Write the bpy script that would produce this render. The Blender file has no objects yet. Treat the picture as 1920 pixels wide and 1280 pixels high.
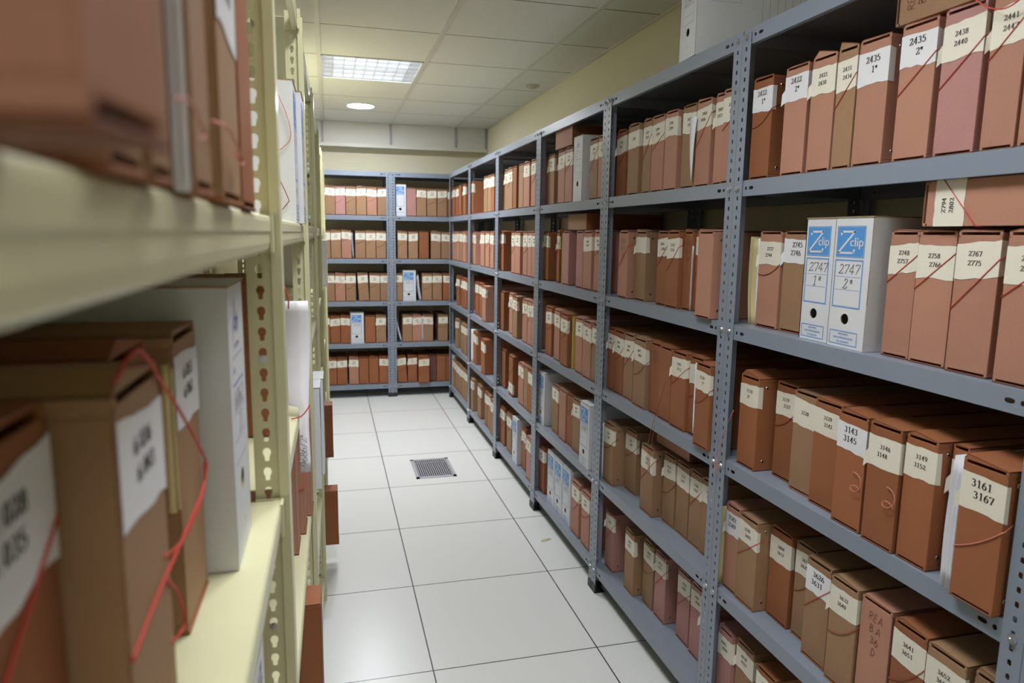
import bpy, math, random
from mathutils import Matrix, Vector, noise
random.seed(7)
D = bpy.data
C = bpy.context.scene.collection
R = math.radians

# ------------------------------------------------------------------ camera, light, exposure
EYE = 1.486
cam = D.objects.new('camera', D.cameras.new('camera')); C.objects.link(cam)
cam.data.sensor_width = 36.0
cam.data.lens = 1309.87 / 1920 * 36
cam.data.clip_start = .01
fw = Vector((0.25112789, 0.95606715, -0.15122958)); rt = Vector((0.96763744, -0.25195777, 0.01396679)); up = Vector((0.02475028, 0.14984286, 0.98839999))
cam.matrix_world = Matrix(((rt.x, up.x, -fw.x, 0), (rt.y, up.y, -fw.y, 0), (rt.z, up.z, -fw.z, EYE), (0, 0, 0, 1)))
cam.data.dof.use_dof = True
cam.data.dof.focus_distance = 1.9
cam.data.dof.aperture_fstop = 5.4
sc = bpy.context.scene
sc.camera = cam
sc.view_settings.view_transform = 'Standard'
sc.view_settings.look = 'None'
sc.view_settings.gamma = 1
sc.view_settings.use_curve_mapping = False
sc.view_settings.exposure = 0.36
world = D.worlds.new('world'); sc.world = world; world.use_nodes = True
world.node_tree.nodes['Background'].inputs[0].default_value = (.8, .85, 1, 1)
world.node_tree.nodes['Background'].inputs[1].default_value = 0.02
PANEL_POWER = 22.5      # watts sent down through each louvred ceiling panel
TUBE_GLOW = 3.4         # brightness of the tubes themselves behind the louvre
SPOT_POWER = 165.0       # emission of the round downlight
CEIL = 2.466

# ------------------------------------------------------------------ materials
def lin(c):
    return tuple(((v / 255) / 12.92 if v / 255 <= .04045 else (((v / 255) + .055) / 1.055) ** 2.4) for v in c) + (1,)

def mat(name, rgb, rough=.6, metal=0, spec=.5, var=.06, scale=40, bump=0, rnd=0, stretch=(1, 1, 1), blotch=0):
    m = D.materials.new(name); m.use_nodes = True
    nt = m.node_tree; n = nt.nodes; l = nt.links; b = n['Principled BSDF']
    b.inputs['Roughness'].default_value = rough; b.inputs['Metallic'].default_value = metal
    b.inputs['Specular IOR Level'].default_value = spec
    tc = n.new('ShaderNodeTexCoord'); mp = n.new('ShaderNodeMapping'); mp.inputs['Scale'].default_value = stretch
    l.new(tc.outputs['Object'], mp.inputs['Vector'])
    nz = n.new('ShaderNodeTexNoise'); nz.inputs['Scale'].default_value = scale; nz.inputs['Detail'].default_value = 5
    l.new(mp.outputs[0], nz.inputs['Vector'])
    mr = n.new('ShaderNodeMapRange'); mr.inputs['From Min'].default_value = .3; mr.inputs['From Max'].default_value = .7
    mr.inputs['To Min'].default_value = 1 - var; mr.inputs['To Max'].default_value = 1 + var
    l.new(nz.outputs['Fac'], mr.inputs['Value'])
    val = mr.outputs['Result']
    if blotch:
        n2 = n.new('ShaderNodeTexNoise'); n2.inputs['Scale'].default_value = 7; n2.inputs['Detail'].default_value = 3
        l.new(tc.outputs['Object'], n2.inputs['Vector'])
        m2 = n.new('ShaderNodeMapRange'); m2.inputs['From Min'].default_value = .3; m2.inputs['From Max'].default_value = .7
        m2.inputs['To Min'].default_value = 1 - blotch; m2.inputs['To Max'].default_value = 1 + blotch
        l.new(n2.outputs['Fac'], m2.inputs['Value'])
        mm = n.new('ShaderNodeMath'); mm.operation = 'MULTIPLY'; l.new(val, mm.inputs[0]); l.new(m2.outputs['Result'], mm.inputs[1]); val = mm.outputs[0]
    if rnd:
        oi = n.new('ShaderNodeObjectInfo'); m3 = n.new('ShaderNodeMapRange')
        m3.inputs['To Min'].default_value = 1 - rnd; m3.inputs['To Max'].default_value = 1 + rnd
        l.new(oi.outputs['Random'], m3.inputs['Value'])
        mm = n.new('ShaderNodeMath'); mm.operation = 'MULTIPLY'; l.new(val, mm.inputs[0]); l.new(m3.outputs['Result'], mm.inputs[1]); val = mm.outputs[0]
    vm = n.new('ShaderNodeVectorMath'); vm.operation = 'SCALE'; vm.inputs[0].default_value = lin(rgb)[:3]
    l.new(val, vm.inputs['Scale']); l.new(vm.outputs['Vector'], b.inputs['Base Color'])
    if bump:
        bp = n.new('ShaderNodeBump'); bp.inputs['Strength'].default_value = bump; bp.inputs['Distance'].default_value = .001
        l.new(nz.outputs['Fac'], bp.inputs['Height']); l.new(bp.outputs['Normal'], b.inputs['Normal'])
    return m

M = {
 'salmon': mat('salmon card', (180, 131, 110), .62, spec=.3, var=.04, scale=260, rnd=.08, blotch=.05, bump=.05),
 'terracotta': mat('terracotta card', (152, 96, 63), .62, spec=.3, var=.04, scale=260, rnd=.10, blotch=.06, bump=.05),
 'kraft': mat('kraft card', (157, 123, 93), .66, spec=.3, var=.05, scale=220, rnd=.08, blotch=.05, bump=.05),
 'pink': mat('pink card', (178, 130, 124), .6, spec=.3, var=.04, scale=260, rnd=.05, blotch=.05, bump=.05),
 'dark': mat('dark brown card', (112, 74, 64), .6, spec=.3, var=.04, scale=260, rnd=.05, blotch=.05),
 'reddish': mat('red brown card side', (156, 84, 58), .6, spec=.3, var=.05, scale=200, rnd=.06, blotch=.06, bump=.05),
 'cardedge': mat('card edge', (120, 72, 50), .7, var=.06),
 'cream_label': mat('cream paper label', (228, 223, 208), .55, spec=.3, var=.015, scale=120, rnd=.03),
 'white_label': mat('white paper label', (228, 228, 232), .5, spec=.3, var=.01, scale=120, rnd=.03),
 'ink': mat('black ink', (28, 28, 32), .6, var=.02),
 'pencil': mat('grey pencil', (120, 118, 122), .6, var=.1, scale=500),
 'pen': mat('dark pen', (70, 60, 72), .6, var=.1, scale=500),
 'faint': mat('faint brown stamp', (128, 80, 66), .7, var=.2, scale=300),
 'paper': mat('white paper', (232, 233, 240), .6, spec=.2, var=.01),
 'cream_paper': mat('cream paper', (226, 212, 160), .6, spec=.2, var=.02),
 'yellow': mat('yellow folder card', (196, 176, 84), .6, var=.03),
 'white_board': mat('white corrugated board', (214, 216, 220), .5, spec=.35, var=.02, scale=60, stretch=(1, 1, 8)),
 'board_edge': mat('brown corrugated edge', (150, 130, 96), .8, var=.2, scale=400),
 'board_inner': mat('brown board inside', (120, 98, 66), .8, var=.1),
 'print_blue': mat('blue print', (82, 148, 214), .5, var=.02),
 'print_ink_blue': mat('violet blue print', (90, 106, 184), .5, var=.05),
 'grey_steel': mat('grey painted steel', (133, 143, 158), .33, spec=.5, var=.015, scale=30, bump=.02),
 'cream_steel': mat('cream painted steel', (208, 206, 168), .3, spec=.5, var=.015, scale=30),
 'bolt': mat('zinc plated bolt', (200, 202, 205), .28, metal=.9, var=.05),
 'eyelet': mat('steel eyelet', (178, 170, 160), .3, metal=.9, var=.05),
 'hole_shade': mat('eyelet bore shade', (30, 22, 18), .8),  # dark disc colour stands for the shade inside the eyelet
 'black_plastic': mat('black plastic', (38, 40, 44), .45, var=.05),
 'red_cord': mat('red elastic cord', (196, 62, 46), .55, var=.12, scale=900),
 'pink_cord': mat('pink twisted cord', (208, 128, 112), .6, var=.3, scale=1200),
 'brown_cord': mat('brown red cord', (150, 66, 48), .6, var=.12, scale=900),
 'wall': mat('pale yellow wall paint', (230, 222, 194), .7, spec=.2, var=.01, scale=6, bump=.02),
 'tbar_grey': mat('grey bulkhead bar', (170, 168, 172), .5, var=.01),
 'bulkhead': mat('bulkhead board', (218, 216, 208), .8, var=.01, scale=60),
 'tile_ceiling': None, 'floor': None,
 'tbar': mat('white ceiling bar', (216, 213, 202), .5, var=.01),
 'white_metal': mat('white enamelled metal', (220, 222, 226), .35, var=.01),
 'vent_metal': mat('aluminium vent', (190, 190, 200), .4, metal=.3, var=.03),
 'vent_dark': mat('vent shaft', (26, 26, 30), .8),
 'detector': mat('detector plastic', (196, 190, 172), .5, var=.01),
}

def emit(name, rgb, s):
    m = D.materials.new(name); m.use_nodes = True; n = m.node_tree.nodes; b = n['Principled BSDF']
    b.inputs['Base Color'].default_value = (.8, .8, .8, 1)
    b.inputs['Emission Color'].default_value = rgb + (1,); b.inputs['Emission Strength'].default_value = s
    return m
M['panel_tube'] = emit('fluorescent tubes', (.93, .97, 1.0), TUBE_GLOW)
M['downlight'] = emit('downlight diffuser', (.86, .91, 1.0), SPOT_POWER)

M['fill_light'] = emit('added fill light diffuser', (.92, .95, 1.0), SPOT_POWER * .38)  # glow for the added fill light out of view
def grid_mat(name, rgb, line, tile, ox, oy, half, rough, lx=True, ly=True, var=.012, scale=30, bump=0, spec=.5, speck=None):
    """square tiles with thin dark joints, laid out in world metres"""
    m = mat(name, rgb, rough, spec=spec, var=var, scale=scale, bump=bump)
    nt = m.node_tree; n = nt.nodes; l = nt.links; b = n['Principled BSDF']
    base = b.inputs['Base Color'].links[0].from_socket
    tc = n['Texture Coordinate']; sx = n.new('ShaderNodeSeparateXYZ'); l.new(tc.outputs['Object'], sx.inputs[0])
    def edge(sock, o):
        a = n.new('ShaderNodeMath'); a.operation = 'ADD'; a.inputs[1].default_value = -o + 60 * tile + tile / 2; l.new(sock, a.inputs[0])
        f = n.new('ShaderNodeMath'); f.operation = 'MODULO'; f.inputs[1].default_value = tile; l.new(a.outputs[0], f.inputs[0])
        s = n.new('ShaderNodeMath'); s.operation = 'SUBTRACT'; s.inputs[1].default_value = tile / 2; l.new(f.outputs[0], s.inputs[0])
        q = n.new('ShaderNodeMath'); q.operation = 'ABSOLUTE'; l.new(s.outputs[0], q.inputs[0])
        t = n.new('ShaderNodeMath'); t.operation = 'LESS_THAN'; t.inputs[1].default_value = half; l.new(q.outputs[0], t.inputs[0])
        return t.outputs[0]
    mx = n.new('ShaderNodeMath'); mx.operation = 'MAXIMUM'; mx.inputs[0].default_value = 0; mx.inputs[1].default_value = 0
    if lx: l.new(edge(sx.outputs['X'], ox), mx.inputs[0])
    if ly: l.new(edge(sx.outputs['Y'], oy), mx.inputs[1])
    mix = n.new('ShaderNodeMix'); mix.data_type = 'RGBA'
    l.new(mx.outputs[0], mix.inputs['Factor']); l.new(base, mix.inputs['A']); mix.inputs['B'].default_value = lin(line)
    l.new(mix.outputs['Result'], b.inputs['Base Color'])
    return m
M['floor'] = grid_mat('white raised floor tiles', (229, 230, 228), (52, 54, 56), .6, .3139, 5.7962, .0024, .28, var=.008, scale=3)
M['tile_ceiling'] = grid_mat('mineral fibre ceiling tiles', (231, 229, 219), (104, 98, 84), .6, .5742, 6.6366, .004, .85, lx=False, var=.03, scale=180, bump=.1, spec=.1)

# ------------------------------------------------------------------ mesh building
class MB:
    def __init__(s): s.v = []; s.f = []; s.m = []
    def quad(s, a, b, c, d, mi=0):
        i = len(s.v); s.v += [a, b, c, d]; s.f.append((i, i + 1, i + 2, i + 3)); s.m.append(mi)
    def poly(s, pts, mi=0):
        i = len(s.v); s.v += list(pts); s.f.append(tuple(range(i, i + len(pts)))); s.m.append(mi)
    def box(s, x0, x1, y0, y1, z0, z1, mi=0, mis=None):
        i = len(s.v)
        s.v += [(x, y, z) for z in (z0, z1) for y in (y0, y1) for x in (x0, x1)]
        # order: bottom, top, y0, y1, x0, x1
        for k, f in enumerate([(0, 2, 3, 1), (4, 5, 7, 6), (0, 1, 5, 4), (2, 6, 7, 3), (0, 4, 6, 2), (1, 3, 7, 5)]):
            s.f.append(tuple(i + q for q in f)); s.m.append(mis[k] if mis else mi)
    def prism(s, pts, axis, a, b, mi=0):
        """closed outline pts (u,v) extruded along axis from a to b; axis 'y': (x,z) outline, 'x': (y,z), 'z': (x,y)"""
        def P(u, v, t): return {'y': (u, t, v), 'x': (t, u, v), 'z': (u, v, t)}[axis]
        n = len(pts); i = len(s.v)
        s.v += [P(u, v, a) for u, v in pts] + [P(u, v, b) for u, v in pts]
        s.f.append(tuple(i + k for k in range(n))); s.m.append(mi)
        s.f.append(tuple(i + n + k for k in reversed(range(n)))); s.m.append(mi)
        for k in range(n):
            j = (k + 1) % n
            s.f.append((i + k, i + n + k, i + n + j, i + j)); s.m.append(mi)
    def tube(s, pts, r, n=6, mi=0):
        pts = [Vector(p) for p in pts]; i0 = len(s.v); prev = None
        for k, p in enumerate(pts):
            t = (pts[min(k + 1, len(pts) - 1)] - pts[max(k - 1, 0)]).normalized()
            a = Vector((0, 0, 1)) if prev is None else prev
            if abs(t.dot(a)) > .95: a = Vector((1, 0, 0))
            u = t.cross(a).normalized(); w = u.cross(t).normalized(); prev = w
            for j in range(n):
                q = 2 * math.pi * j / n
                s.v.append(tuple(p + r * (math.cos(q) * u + math.sin(q) * w)))
        for k in range(len(pts) - 1):
            for j in range(n):
                a = i0 + k * n + j; b = i0 + k * n + (j + 1) % n
                s.f.append((a, b, b + n, a + n)); s.m.append(mi)
        s.f.append(tuple(i0 + j for j in reversed(range(n)))); s.m.append(mi)
        e = i0 + (len(pts) - 1) * n; s.f.append(tuple(e + j for j in range(n))); s.m.append(mi)
    def cyl(s, c, axis, r0, r1, h, n=16, mi=0):
        """frustum from c along axis vector"""
        a = Vector(axis).normalized(); u = a.orthogonal().normalized(); w = a.cross(u); c = Vector(c); i = len(s.v)
        for rr, hh in ((r0, 0), (r1, h)):
            for k in range(n):
                q = 2 * math.pi * k / n; s.v.append(tuple(c + a * hh + rr * (math.cos(q) * u + math.sin(q) * w)))
        for k in range(n):
            j = (k + 1) % n; s.f.append((i + k, i + j, i + n + j, i + n + k)); s.m.append(mi)
        s.f.append(tuple(i + k for k in reversed(range(n)))); s.m.append(mi)
        s.f.append(tuple(i + n + k for k in range(n))); s.m.append(mi)
    def add(s, other, f=lambda p: p):
        i = len(s.v); s.v += [f(p) for p in other.v]; s.f += [tuple(i + k for k in q) for q in other.f]; s.m += other.m
    def mesh(s, name, mats, merge=False):
        if merge:
            seen = {}; idx = []; nv = []
            for p in s.v:
                k = tuple(round(c, 6) for c in p)
                if k not in seen: seen[k] = len(nv); nv.append(p)
                idx.append(seen[k])
            s.v = nv; s.f = [tuple(idx[i] for i in f) for f in s.f]
        me = D.meshes.new(name); me.from_pydata(s.v, [], s.f)
        for m in mats: me.materials.append(M[m])
        me.polygons.foreach_set('material_index', s.m); me.update()
        return me

def part(name, me, parent, loc=(0, 0, 0), rot=None, label=None):
    o = D.objects.new(name, me); C.objects.link(o); o.parent = parent; o.location = loc
    if rot: o.rotation_euler = rot
    if label: o['label'] = label
    return o
def thing(name, label, cat, loc, rz=0, group=None, rot=None):
    o = D.objects.new(name, None); C.objects.link(o); o.location = loc; o.rotation_euler = rot or (0, 0, rz)
    o.empty_display_size = .05
    o['label'] = label; o['category'] = cat
    if group: o['group'] = group
    return o
def solo(name, me, label, cat, loc=(0, 0, 0), rz=0, group=None):
    o = D.objects.new(name, me); C.objects.link(o); o.location = loc; o.rotation_euler = (0, 0, rz)
    o['label'] = label; o['category'] = cat
    if group: o['group'] = group
    return o
def struct(name, me, parent=None):
    o = D.objects.new(name, me); C.objects.link(o)
    if parent: o.parent = parent
    else: o['kind'] = 'structure'
    return o
def smooth(me, on=True):
    me.polygons.foreach_set('use_smooth', [on] * len(me.polygons)); return me
def bevel(o, w, seg=2):
    b = o.modifiers.new('bevel', 'BEVEL'); b.width = w; b.segments = seg; b.limit_method = 'ANGLE'; b.angle_limit = R(50)
    return o
def solid(o, t, off=-1):
    b = o.modifiers.new('solidify', 'SOLIDIFY'); b.thickness = t; b.offset = off; return o

# ------------------------------------------------------------------ lettering
def arc(cx, cy, rx, ry, a0, a1, n=10):
    return [(cx + rx * math.cos(R(a0 + (a1 - a0) * i / n)), cy + ry * math.sin(R(a0 + (a1 - a0) * i / n))) for i in range(n + 1)]
SER = {  # serif figures as pen strokes in a box .5 wide, 1 high
 '0': [arc(.25, .5, .17, .45, 90, 450, 20)],
 '1': [[(.27, .05), (.27, .95)], [(.12, .82), (.27, .95)], [(.12, .03), (.42, .03)]],
 '2': [arc(.24, .73, .16, .2, 170, -20, 10) + [(.3, .45), (.06, .06)], [(.05, .06), (.44, .06)], [(.44, .06), (.46, .22)]],
 '3': [arc(.22, .74, .15, .2, 150, -90, 9), arc(.22, .28, .18, .24, 90, -150, 10)],
 '4': [[(.33, .02), (.33, .96)], [(.33, .96), (.04, .32)], [(.03, .3), (.47, .3)]],
 '5': [[(.14, .92), (.42, .92)], [(.14, .92), (.1, .56)], arc(.22, .32, .19, .28, 110, -150, 10)],
 '6': [arc(.25, .29, .17, .27, 90, 450, 16), arc(.44, .3, .36, .64, 100, 180, 8)],
 '7': [[(.06, .92), (.45, .92)], [(.45, .92), (.2, .02)], [(.06, .92), (.05, .78)]],
 '8': [arc(.25, .73, .14, .2, 90, 450, 14), arc(.25, .27, .17, .25, 90, 450, 16)],
 '9': [arc(.25, .69, .17, .27, 90, 450, 16), arc(.06, .68, .36, .64, -80, 0, 8)],
 'ª': [arc(.14, .78, .09, .11, 60, 400, 10), [(.24, .9), (.24, .66)], [(.04, .56), (.3, .56)]],
 '.': [[(.1, .02), (.14, .06)]],
 'I': [[(.25, .05), (.25, .95)], [(.1, .95), (.4, .95)], [(.1, .03), (.4, .03)]],
 '/': [[(.08, -.05), (.4, 1.0)]],
 '-': [[(.05, .4), (.3, .4)]],
 'Z': [[(.02, .95), (.62, .95)], [(.6, .95), (.0, .04)], [(.0, .04), (.66, .04)], [(.04, .95), (.02, .82)], [(.66, .04), (.7, .18)]],
 'A': [[(.05, 0), (.28, 1), (.5, 0)], [(.12, .35), (.42, .35)]],
 'R': [[(.08, 0), (.08, 1)], arc(.1, .75, .3, .25, 90, -90, 8), [(.15, .5), (.45, 0)]],
 'E': [[(.08, 0), (.08, 1)], [(.08, 1), (.42, 1)], [(.08, .52), (.36, .52)], [(.08, 0), (.42, 0)]],
 'X': [[(.05, 0), (.45, 1)], [(.05, 1), (.45, 0)]],
 'B': [[(.08, 0), (.08, 1)], arc(.08, .76, .28, .24, 90, -90, 8), arc(.08, .27, .34, .27, 90, -90, 8)],
 'D': [[(.08, 0), (.08, 1)], arc(.08, .5, .36, .5, 90, -90, 10)],
}
def strokes(mb, text, u0, v0, h, thick=.17, thin=.055, slant=0, mi=0, F=None, adv=.74, jit=0, rs=None, xs=1.36):
    """draw text with pen strokes; F maps (right, up) on the face to a 3D point; u0 is the left end of the text"""
    u = u0
    for ch in text:
        if ch == ' ': u += .3 * h; continue
        for st in SER.get(ch, []):
            if jit: st = [(x + rs.uniform(-jit, jit), y + rs.uniform(-jit, jit)) for x, y in st]
            P = [(u + (x * xs + slant * y) * h, v0 + y * h) for x, y in st]
            for k in range(len(P) - 1):
                (x0, y0), (x1, y1) = P[k], P[k + 1]
                dx, dy = x1 - x0, y1 - y0; L = math.hypot(dx, dy) or 1e-9
                w = h * (thin + (thick - thin) * abs(dy / L) ** 1.5) / 2
                nx, ny = -dy / L * w, dx / L * w; ex, ey = dx / L * w * .35, dy / L * w * .35
                mb.quad(F(x0 + nx - ex, y0 + ny - ey), F(x1 + nx + ex, y1 + ny + ey), F(x1 - nx + ex, y1 - ny + ey), F(x0 - nx - ex, y0 - ny - ey), mi)
        u += adv * h * (.55 if ch in '.ª' else 1)
    return u
def width(text, h, adv=.74): return sum((.3 if c == ' ' else adv * (.55 if c in '.ª' else 1)) for c in text) * h
_sans = {}
def sans(mb, text, u0, v0, h, mi, F, fit=None, center=False):
    """plain lettering turned into polygons; h = capital height"""
    if text not in _sans:
        cu = D.curves.new('t', 'FONT'); cu.body = text; cu.resolution_u = 3
        o = D.objects.new('t', cu); me = D.meshes.new_from_object(o)
        _sans[text] = ([tuple(v.co) for v in me.vertices], [tuple(p.vertices) for p in me.polygons])
        D.objects.remove(o); D.curves.remove(cu); D.meshes.remove(me)
    vs, fs = _sans[text]; w = max(v[0] for v in vs); sy = h / .69; sx = fit / w if fit else sy
    if center: u0 -= w * sx / 2
    i = len(mb.v); mb.v += [F(u0 + x * sx, v0 + y * sy) for x, y, z in vs]
    for f in fs: mb.f.append(tuple(i + k for k in f)); mb.m.append(mi)

# ------------------------------------------------------------------ room shell
X0, X1, Y0, Y1 = -.62, 1.475, -2.4, 6.76
def slab(name, x0, x1, y0, y1, z0, z1, m, parent=None):
    mb = MB(); mb.box(x0, x1, y0, y1, z0, z1); return struct(name, mb.mesh(name, [m]), parent)
slab('floor', X0 - .1, X1 + .1, Y0 - .1, Y1 + .1, -.06, 0, 'floor')
slab('wall_right', X1, X1 + .1, Y0, Y1, 0, CEIL + .2, 'wall')
slab('wall_left', X0 - .1, X0, Y0, Y1, 0, CEIL + .2, 'wall')
slab('wall_end', X0, X1, Y1, Y1 + .1, 0, CEIL + .2, 'wall')
slab('wall_back', X0, X1, Y0 - .1, Y0, 0, CEIL + .2, 'wall')
# ceiling: sheets of tiles that leave openings for the panels; the bars run along the aisle
CX = [.5742 + .6 * k for k in (-2, -1, 0, 1)]
CY = lambda k: 6.6366 - .6 * k
panels = [(-.0258, CY(4)), (-.0258, CY(10)), (-.0258, CY(14))]
mb = MB()
def sheet(x0, x1, y0, y1): mb.box(x0, x1, y0, y1, CEIL, CEIL + .015)
sheet(X0, panels[0][0], Y0, 6.6366); sheet(panels[0][0] + .6, X1, Y0, 6.6366)
ys = sorted([(p[1], p[1] + .6) for p in panels]); y = Y0
for a, b in ys: sheet(panels[0][0], panels[0][0] + .6, y, a); y = b
sheet(panels[0][0], panels[0][0] + .6, y, 6.6366)
struct('ceiling', mb.mesh('ceiling', ['tile_ceiling']))
mb = MB(); mb.box(X0, X1, 6.6366, 6.65, 2.27, CEIL + .015); struct('trim_3', mb.mesh('bulkhead', ['bulkhead']))
mb = MB()
for x in CX: mb.box(x - .012, x + .012, Y0, 6.63, CEIL - .006, CEIL)
for x in (X0 + .006, X1 - .006): mb.box(x - .006, x + .006, Y0, 6.63, CEIL - .008, CEIL)
struct('trim_1', mb.mesh('ceiling bars', ['tbar']))
mb = MB()
for x in CX + [X1 - .014]: mb.box(x - .010, x + .010, 6.628, 6.6366, 2.275, CEIL - .001)
struct('trim_4', mb.mesh('bulkhead bars', ['tbar_grey']))
mb = MB(); mb.box(X0, X1, 6.612, 6.65, 2.245, 2.275); mb.box(X0, X1, 6.65, Y1, 2.262, 2.275)
struct('trim_2', mb.mesh('bulkhead edge', ['tbar']))

# ceiling light panels: housing, tubes and louvre
def light_panel(x, y, label, power=1.0, spread=150):
    t = thing('ceiling_light', label, 'ceiling light', (x, y, CEIL), group='louvred ceiling lights' if 0 else None)
    mb = MB(); z = .075
    mb.box(.012, .018, .012, .588, 0, z); mb.box(.582, .588, .012, .588, 0, z)
    mb.box(.012, .588, .012, .018, 0, z); mb.box(.012, .588, .582, .588, 0, z); mb.box(.012, .588, .012, .588, z, z + .004)
    part('housing', mb.mesh('housing', ['white_metal']), t)
    mb = MB()
    for a, b in ((.0, .018), (.582, .6)): mb.box(a, b, 0, .6, -.004, .002); mb.box(0, .6, a, b, -.004, .002)
    part('frame', mb.mesh('frame', ['white_metal']), t)
    for k in range(4):
        mb = MB(); mb.tube([(.065, .09 + .14 * k, .052), (.535, .09 + .14 * k, .052)], .013, 10); part('tube', mb.mesh('tube', ['panel_tube']), t)
    mb = MB()
    for k in range(1, 5): mb.box(.018, .582, .018 + .564 * k / 5 - .002, .018 + .564 * k / 5 + .002, .002, .03)
    for k in range(1, 9): mb.box(.018 + .564 * k / 9 - .001, .018 + .564 * k / 9 + .001, .018, .582, .002, .03)
    part('louvre', mb.mesh('louvre', ['white_metal']), t)
    li = D.lights.new('panel_light', 'AREA'); li.shape = 'SQUARE'; li.size = .56; li.energy = PANEL_POWER * power; li.spread = R(spread); li.color = (.97, .98, 1.0)
    lo = D.objects.new('lamp_light', li); C.objects.link(lo); lo.parent = t; lo.location = (.3, .3, -.001)
light_panel(*panels[0], 'square louvred fluorescent light panel in the ceiling above the aisle')
light_panel(*panels[1], 'louvred light panel in the ceiling above the nearest shelves', .32, 120)
light_panel(*panels[2], 'louvred light panel in the ceiling behind the viewer', .5)
def downlight(x, y, label, m='downlight'):
    t = thing('round_downlight', label, 'ceiling light', (x, y, CEIL))
    mb = MB(); mb.cyl((0, 0, -.006), (0, 0, 1), .1, .1, .004, 32); part('diffuser', mb.mesh('diffuser', [m]), t)
    mb = MB()
    n = 32
    for k in range(n):
        a, b = 2 * math.pi * k / n, 2 * math.pi * (k + 1) / n
        P = lambda r, q, z: (r * math.cos(q), r * math.sin(q), z)
        mb.quad(P(.1, a, -.007), P(.1, b, -.007), P(.112, b, -.003), P(.112, a, -.003)); mb.quad(P(.112, a, -.003), P(.112, b, -.003), P(.112, b, 0), P(.112, a, 0)); mb.quad(P(.1, a, -.007), P(.1, b, -.007), P(.1, b, 0), P(.1, a, 0))
    part('rim', mb.mesh('rim', ['white_metal']), t)
downlight(.272, 5.79, 'round white downlight glowing in the ceiling before the end wall')
downlight(.272, 1.45, 'unseen round fill light added in the ceiling above the nearest shelves', 'fill_light')  # added outside the frame as wide fill for walls and ceiling
# smoke detector
t = thing('smoke_detector', 'small round flat detector on the ceiling beside the right wall', 'detector', (1.338, 4.65, CEIL))
mb = MB(); mb.cyl((0, 0, 0), (0, 0, -1), .05, .046, .01, 24); part('base', smooth(mb.mesh('base', ['detector']), False), t)
mb = MB(); mb.cyl((0, 0, -.01), (0, 0, -1), .03, .022, .012, 24); part('sensor_head', mb.mesh('head', ['detector']), t)
# floor vent
t = thing('floor_vent', 'square metal air vent grille set in the floor tiles', 'vent', (.613, 4.29, 0))
mb = MB(); W = .125; H = .185
mb.box(-W, W, -H, -H + .03, 0, .003); mb.box(-W, W, H - .022, H, 0, .003); mb.box(-W, -W + .02, -H, H, 0, .003); mb.box(W - .02, W, -H, H, 0, .003)
part('frame', mb.mesh('vent frame', ['vent_metal']), t)
mb = MB(); mb.box(-W + .005, W - .005, -H + .005, H - .005, .0002, .0006); part('gap_shade', mb.mesh('gap_shade', ['vent_dark']), t)  # flat near-black sheet paints the shade seen between the slats
mb = MB()
for k in range(16):
    x = -W + .02 + .21 * (k + .5) / 16; mb.box(x - .0028, x + .0028, -H + .03, H - .022, .0006, .0028)
mb.box(-W + .02, W - .02, .105, .113, .0006, .0028)
part('slats', mb.mesh('slats', ['vent_metal']), t)
# scrap of cord on the floor
mb = MB(); mb.tube([(0, 0, .002), (.012, .012, .002), (.03, .012, .002), (.045, .02, .002), (.055, .012, .002)], .0016, 6)
mb.tube([(0, 0, .002), (.006, -.006, .002), (.024, -.002, .002), (.045, .01, .002), (.055, .012, .002)], .0016, 6)
solo('string_scrap', mb.mesh('scrap', ['cream_paper']), 'short loop of pale string lying on the white floor tiles', 'string', (.975, 3.095, 0))

# ------------------------------------------------------------------ perforated steel
def perforated(mb, F, w, length, pitch, hole, start=0, cells=None, mi=0):
    """strip w wide (u 0..w) and length long (v), one hole outline per pitch; F maps (u, v) to a point; hole = 8 points round (w/2, pitch/2)"""
    n = int(round(length / pitch))
    for k in range(n):
        v = k * pitch
        if cells and not cells(k):
            mb.quad(F(0, v), F(w, v), F(w, v + pitch), F(0, v + pitch), mi); continue
        q_ = pitch / 2
        ring = [(0, q_), (0, 0), (w / 2, 0), (w, 0), (w, q_), (w, pitch), (w / 2, pitch), (0, pitch)]
        if len(hole) == 12: ring = [(0, q_), (0, q_ / 2), (0, 0), (w / 2, 0), (w, 0), (w, q_ / 2), (w, q_), (w, pitch), (w * .7, pitch), (w / 2, pitch), (w * .3, pitch), (0, pitch)]
        N_ = len(ring); i = len(mb.v)
        mb.v += [F(u, v + q) for u, q in ring] + [F(u, v + q) for u, q in hole]
        for j in range(N_): mb.f.append((i + j, i + (j + 1) % N_, i + N_ + (j + 1) % N_, i + N_ + j)); mb.m.append(mi)
def slot_hole(w, p, hw, hh):
    c, d = w / 2, p / 2; a = .45
    return [(c - hw, d), (c - hw, d - hh * a - hh * .3), (c, d - hh), (c + hw, d - hh * .75), (c + hw, d), (c + hw, d + hh * .75), (c, d + hh), (c - hw, d + hh * .75)]
PITCH = .025
RH = 2.0125   # grey post height
def angle_post(dy, dx):
    """slotted angle: front strip towards dy, web towards dx"""
    mb = MB(); h = slot_hole(.038, PITCH, .0036, .0056)
    perforated(mb, lambda u, v: (0, dy * (.0008 + u), v), .038, RH, PITCH, h)
    perforated(mb, lambda u, v: (dx * u, dy * .0008, v), .038, RH, PITCH, h)
    return mb.mesh('slotted angle', ['grey_steel'])
POSTS = {(dy, dx): angle_post(dy, dx) for dy in (-1, 1) for dx in (-1, 1)}
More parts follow.
